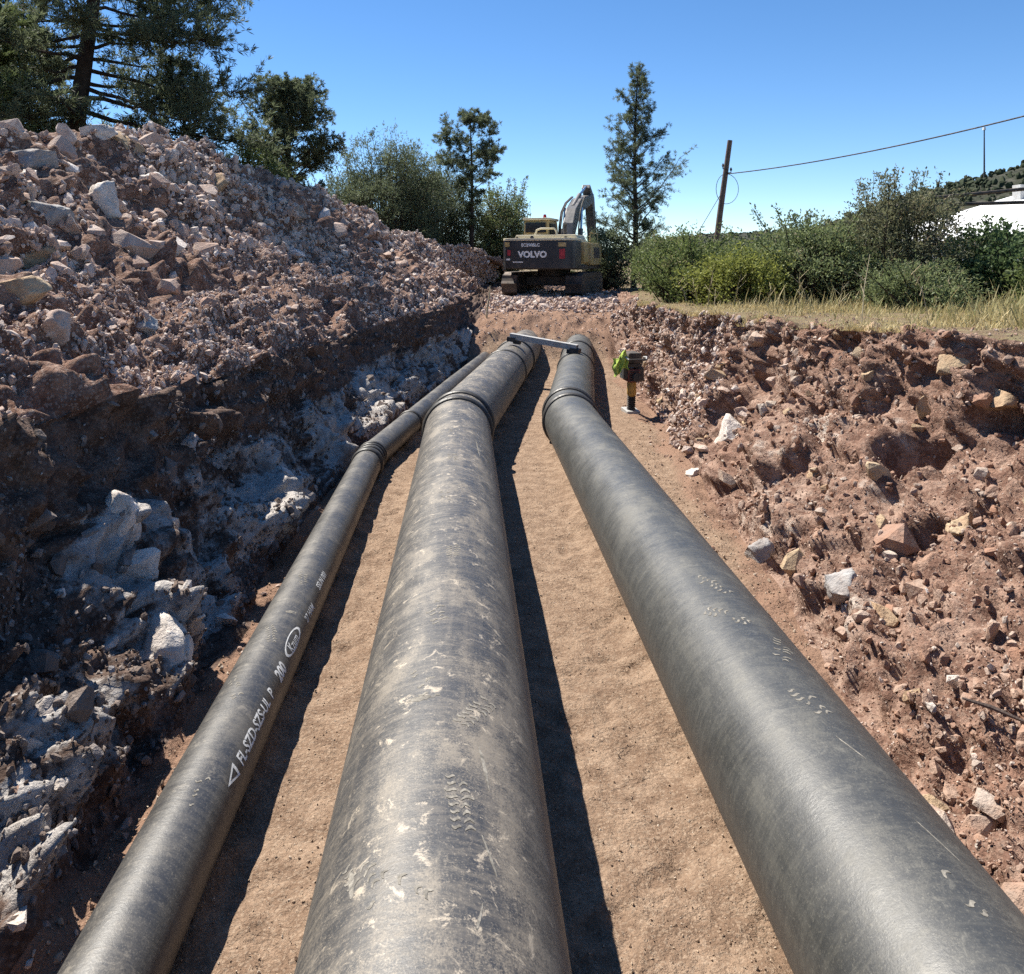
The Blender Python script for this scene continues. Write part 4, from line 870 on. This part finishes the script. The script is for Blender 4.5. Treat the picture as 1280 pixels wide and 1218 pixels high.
for i in range(14):
    yy = r_.uniform(9.5, 17); lx = float(np.interp(yy, Y, rtx)); xx = lx+r_.uniform(.4, 3.8); zz = ground_z(xx, yy); h = r_.uniform(.35, .9); a = r_.uniform(0, 6.28)
    dx, dy = math.cos(a)*h*.4, math.sin(a)*h*.4; B0 = Vector((xx, yy, zz))
    mb.tube([B0+Vector((0, 0, -.05)), B0+Vector((dx*.3, dy*.3, h*.5)), B0+Vector((dx, dy, h))], [.007, .006, .003], 5)
    for k in range(3): u = .4+.2*k; b = r_.uniform(0, 6.28); mb.tube([B0+Vector((dx*u, dy*u, h*u*.98)), B0+Vector((dx*u+math.cos(b)*.15, dy*u+math.sin(b)*.15, h*u+.14))], [.005, .003], 4)
o = mb.build('dry_stalks', M['straw'], None, smooth=True); tag(o, 'thin dry straw-coloured stalks standing in the grass on the bank', 'stalks', kind='stuff')

# ------------------------------------------------------------------ sticks
p, n = at(608, 392, 1, 3, 12)
o = MB().tube([(0, 0, -.1), (.03, 0, .3), (.09, .02, .62), (.11, .02, .92)], [.03, .026, .022, .015], 8).build('wooden_stick', M['straw'], None, smooth=True); o.location = p
tag(o, 'pale wooden stick standing in the rubble left of the excavator', 'stick')
p, n = at(1240, 892, 4)
o = MB().tube([(-.12, .05, .04), (0, 0, .02), (.13, -.06, -.02)], [.006, .013, .008], 6).build('wooden_splinter', M['wood'], None, smooth=True); o.location = p+n*.03
tag(o, 'brown wood splinter lying on the red bank at the right', 'stick')

# ------------------------------------------------------------------ pole, cables, mast
pb = Vector((12.1, 40, 1.4)); pt = Vector((13.1, 40, 8.72))
po = empty('utility_pole', pb); tag(po, 'leaning dark wooden utility pole behind the shrubs', 'pole')
MB().tube([(0, 0, -.5), (pt-pb)*.5, pt-pb], [.17, .145, .12], 14).build('pole_shaft', M['wood'], po, smooth=True)
at_p = lambda k: (pt-pb)*k
for s_ in (-1, 1):
    c = at_p(.79)+Vector((s_*.02, -.13, s_*.1))
    ins = MB().tube([c, c+Vector((-.22*s_, -.05, 0)), c+Vector((-.22*s_, -.05, .16))], .03, 8).build('insulator_bracket', M['dark'], po, smooth=True)
    q = c+Vector((-.22*s_, -.05, .1)); MB().tube([q, q+Vector((0, 0, .05)), q+Vector((0, 0, .1)), q+Vector((0, 0, .16))], [.04, .065, .045, .03], 10).build('insulator', M['rubber'], ins, smooth=True)
def wire(a, b, sag, rad, n=24): 
    a, b = Vector(a), Vector(b); return [a.lerp(b, k/n)+Vector((0, 0, -sag*4*(k/n)*(1-k/n))) for k in range(n+1)], rad
def cable(name, pts, rad, label, cat='cable', grp='overhead lines'):
    o = MB().tube(pts, rad, 8).build(name, M['rubber'], None, smooth=True); return tag(o, label, cat, grp)
w0 = pb+at_p(.77)
cable('overhead_cable', wire(w0, (18.07, 26, 7.42), .22, .028, 40)[0]+[Vector((20.8, 19, 7.9))], .026, 'long overhead wire rising from the leaning pole to the right edge')
lp = [w0+Vector((.62*math.sin(a)*(1 if a < math.pi else .8), -.1, -.75+.75*math.cos(a))) for a in np.linspace(0, 2*math.pi, 25)]
cable('cable_loop', lp, .014, 'thin loop of spare wire hanging round the leaning pole')
cable('guy_wire', [pb+at_p(.66), Vector((10.35, 39.5, 2.4))], .014, 'thin guy wire slanting down left from the leaning pole')
for k, (za, zb) in enumerate(((247, 236), (255, 253))):
    yy = 22.; P3 = lambda px, py: Vector(((px-585)*yy/1000, yy, EYE+(325-py)*yy/1000))
    cable('thick_cable', [P3(1085, za+32), P3(1120, za+12), P3(1160, za+1), P3(1220, (za+zb)/2+1), P3(1285, zb), P3(1420, zb-14)], .05, ['upper thick black cable crossing in front of the wooded hill', 'lower thick black cable crossing in front of the white roof'][k], grp='thick black cables at the right')

# ------------------------------------------------------------------ white building at the right
M['plaster'] = plain('white_plaster', (.68, .67, .65), .85, .05, 2, .2)
M['wroof'] = plain('white_sheet_roof', (.80, .80, .79), .5, .04, 2, .4)
bd = empty('white_building', (0, 0, 1.42)); tag(bd, 'white building with pale sloping roof half hidden behind the shrubs', 'building')
MB().prism([(24.3, -.3), (47.7, -.3), (47.7, 2.4), (36, 5.9), (24.3, 2.4)], 1, 34.3, 47.7).build('wall', M['plaster'], bd)
MB().prism([(23.6, 2.28), (36, 6.0), (36, 6.14), (23.6, 2.42)], 1, 33.8, 48.2).build('roof', M['wroof'], bd)
MB().prism([(48.4, 2.28), (36.004, 6.0), (36.004, 6.14), (48.4, 2.42)], 1, 33.8, 48.2).build('roof', M['wroof'], bd)
for y_ in (36.5, 40, 43.5):
    wi = MB().box((24.29, y_, 1.4), (.06, 1.3, 1.1)).build('window', M['glass_dark'], bd); MB().box((24.25, y_, .82), (.16, 1.5, .06)).build('sill', M['plaster'], wi)
vt = MB().box((31.6, 45.6, 5.15), (.7, .7, .9)).build('roof_vent', M['zinc'], bd, .03)

# ------------------------------------------------------------------ hills and the mast on the right one
M['hill'] = soil_mat('scrubby_hillside', (.05, .055, .036), (.085, .08, .06), (.025, .032, .02), speck=(.14, .13, .11), fine=1.2, bstr=.3, bdist=.5, vs_=.3, vamt=.4)
M['scrub'] = rock_mat('far_hill_scrub', [(0, (.025, .035, .018)), (.5, (.045, .058, .03)), (1, (.075, .08, .05))], (.03, .04, .02), .4)
def hill(name, x0, x1, y0, y1, prof, seed, nx_=120, ny_=60, amp=1.):
    xs = np.linspace(x0, x1, nx_); ys2 = np.linspace(y0, y1, ny_); Xg, Yg = np.meshgrid(xs, ys2); t = (Yg-y0)/(y1-y0)
    Z = 1.0+np.interp(xs, *prof)[None, :]*np.sin(np.clip(t, 0, 1)*math.pi)**.8
    Z += amp*fbm(np.stack([Xg.ravel(), Yg.ravel(), 0*Xg.ravel()], 1), (x1-x0)/9, 5, seed).reshape(Z.shape)*np.minimum(1, Z/12)
    i = np.arange(ny_-1)[:, None]*nx_+np.arange(nx_-1)[None, :]; F = np.stack([i, i+1, i+nx_+1, i+nx_], -1).reshape(-1, 4)
    V = np.stack([Xg.ravel(), Yg.ravel(), Z.ravel()], 1); o = link(name, npmesh(name, V, F, True, {'white': np.zeros(len(V))}), M['hill']); o['kind'] = 'structure'; return o, V
h1, HV = hill('wooded_hill', 95, 560, 220, 420, ([95, 150, 165, 180, 224, 270, 330, 420, 560], [0, 15, 20, 27, 40, 49, 60, 64, 0]), 5, 150, 70, 3.)
h2, HV2 = hill('distant_hill', 120, 720, 880, 1400, ([120, 250, 330, 430, 520, 720], [0, 22, 36, 42, 30, 0]), 9, 120, 50, 5)
V_sc = variants(M['scrub'], 400, 6)
k = rng.choice(len(HV), 9000); q = HV[k]+rng.normal(size=(9000, 3))*[2, 2, 0]; q = q[q[:, 2] > 3]
gn_stones('hillside_trees', h1, V_sc, q+[0, 0, .6], rng.uniform(1.6, 5.2, len(q)), 6)
k = rng.choice(len(HV2), 5000); q = HV2[k]+rng.normal(size=(5000, 3))*[3, 6, 0]; q = q[q[:, 2] > 4]
gn_stones('hillside_trees', h2, V_sc, q, rng.uniform(4, 10, len(q)), 7)
mz = float(HV[np.argmin(np.hypot(HV[:, 0]-206, HV[:, 1]-320)), 2])
ma = empty('radio_mast', (206.5, 320, mz-1)); tag(ma, 'thin radio mast standing on the wooded hill at the right', 'mast')
topz = 2.75+(325-163)*.32-mz+1
mb = MB().tube([(0, 0, 0), (0, 0, topz)], [.35, .22], 8); mb.build('mast_shaft', M['dark'], ma, smooth=True)
MB().tube([(0, 0, topz+.05), (0, 0, topz+1.2)], [.6, .5], 10).build('antenna_head', M['white'], ma, smooth=True)
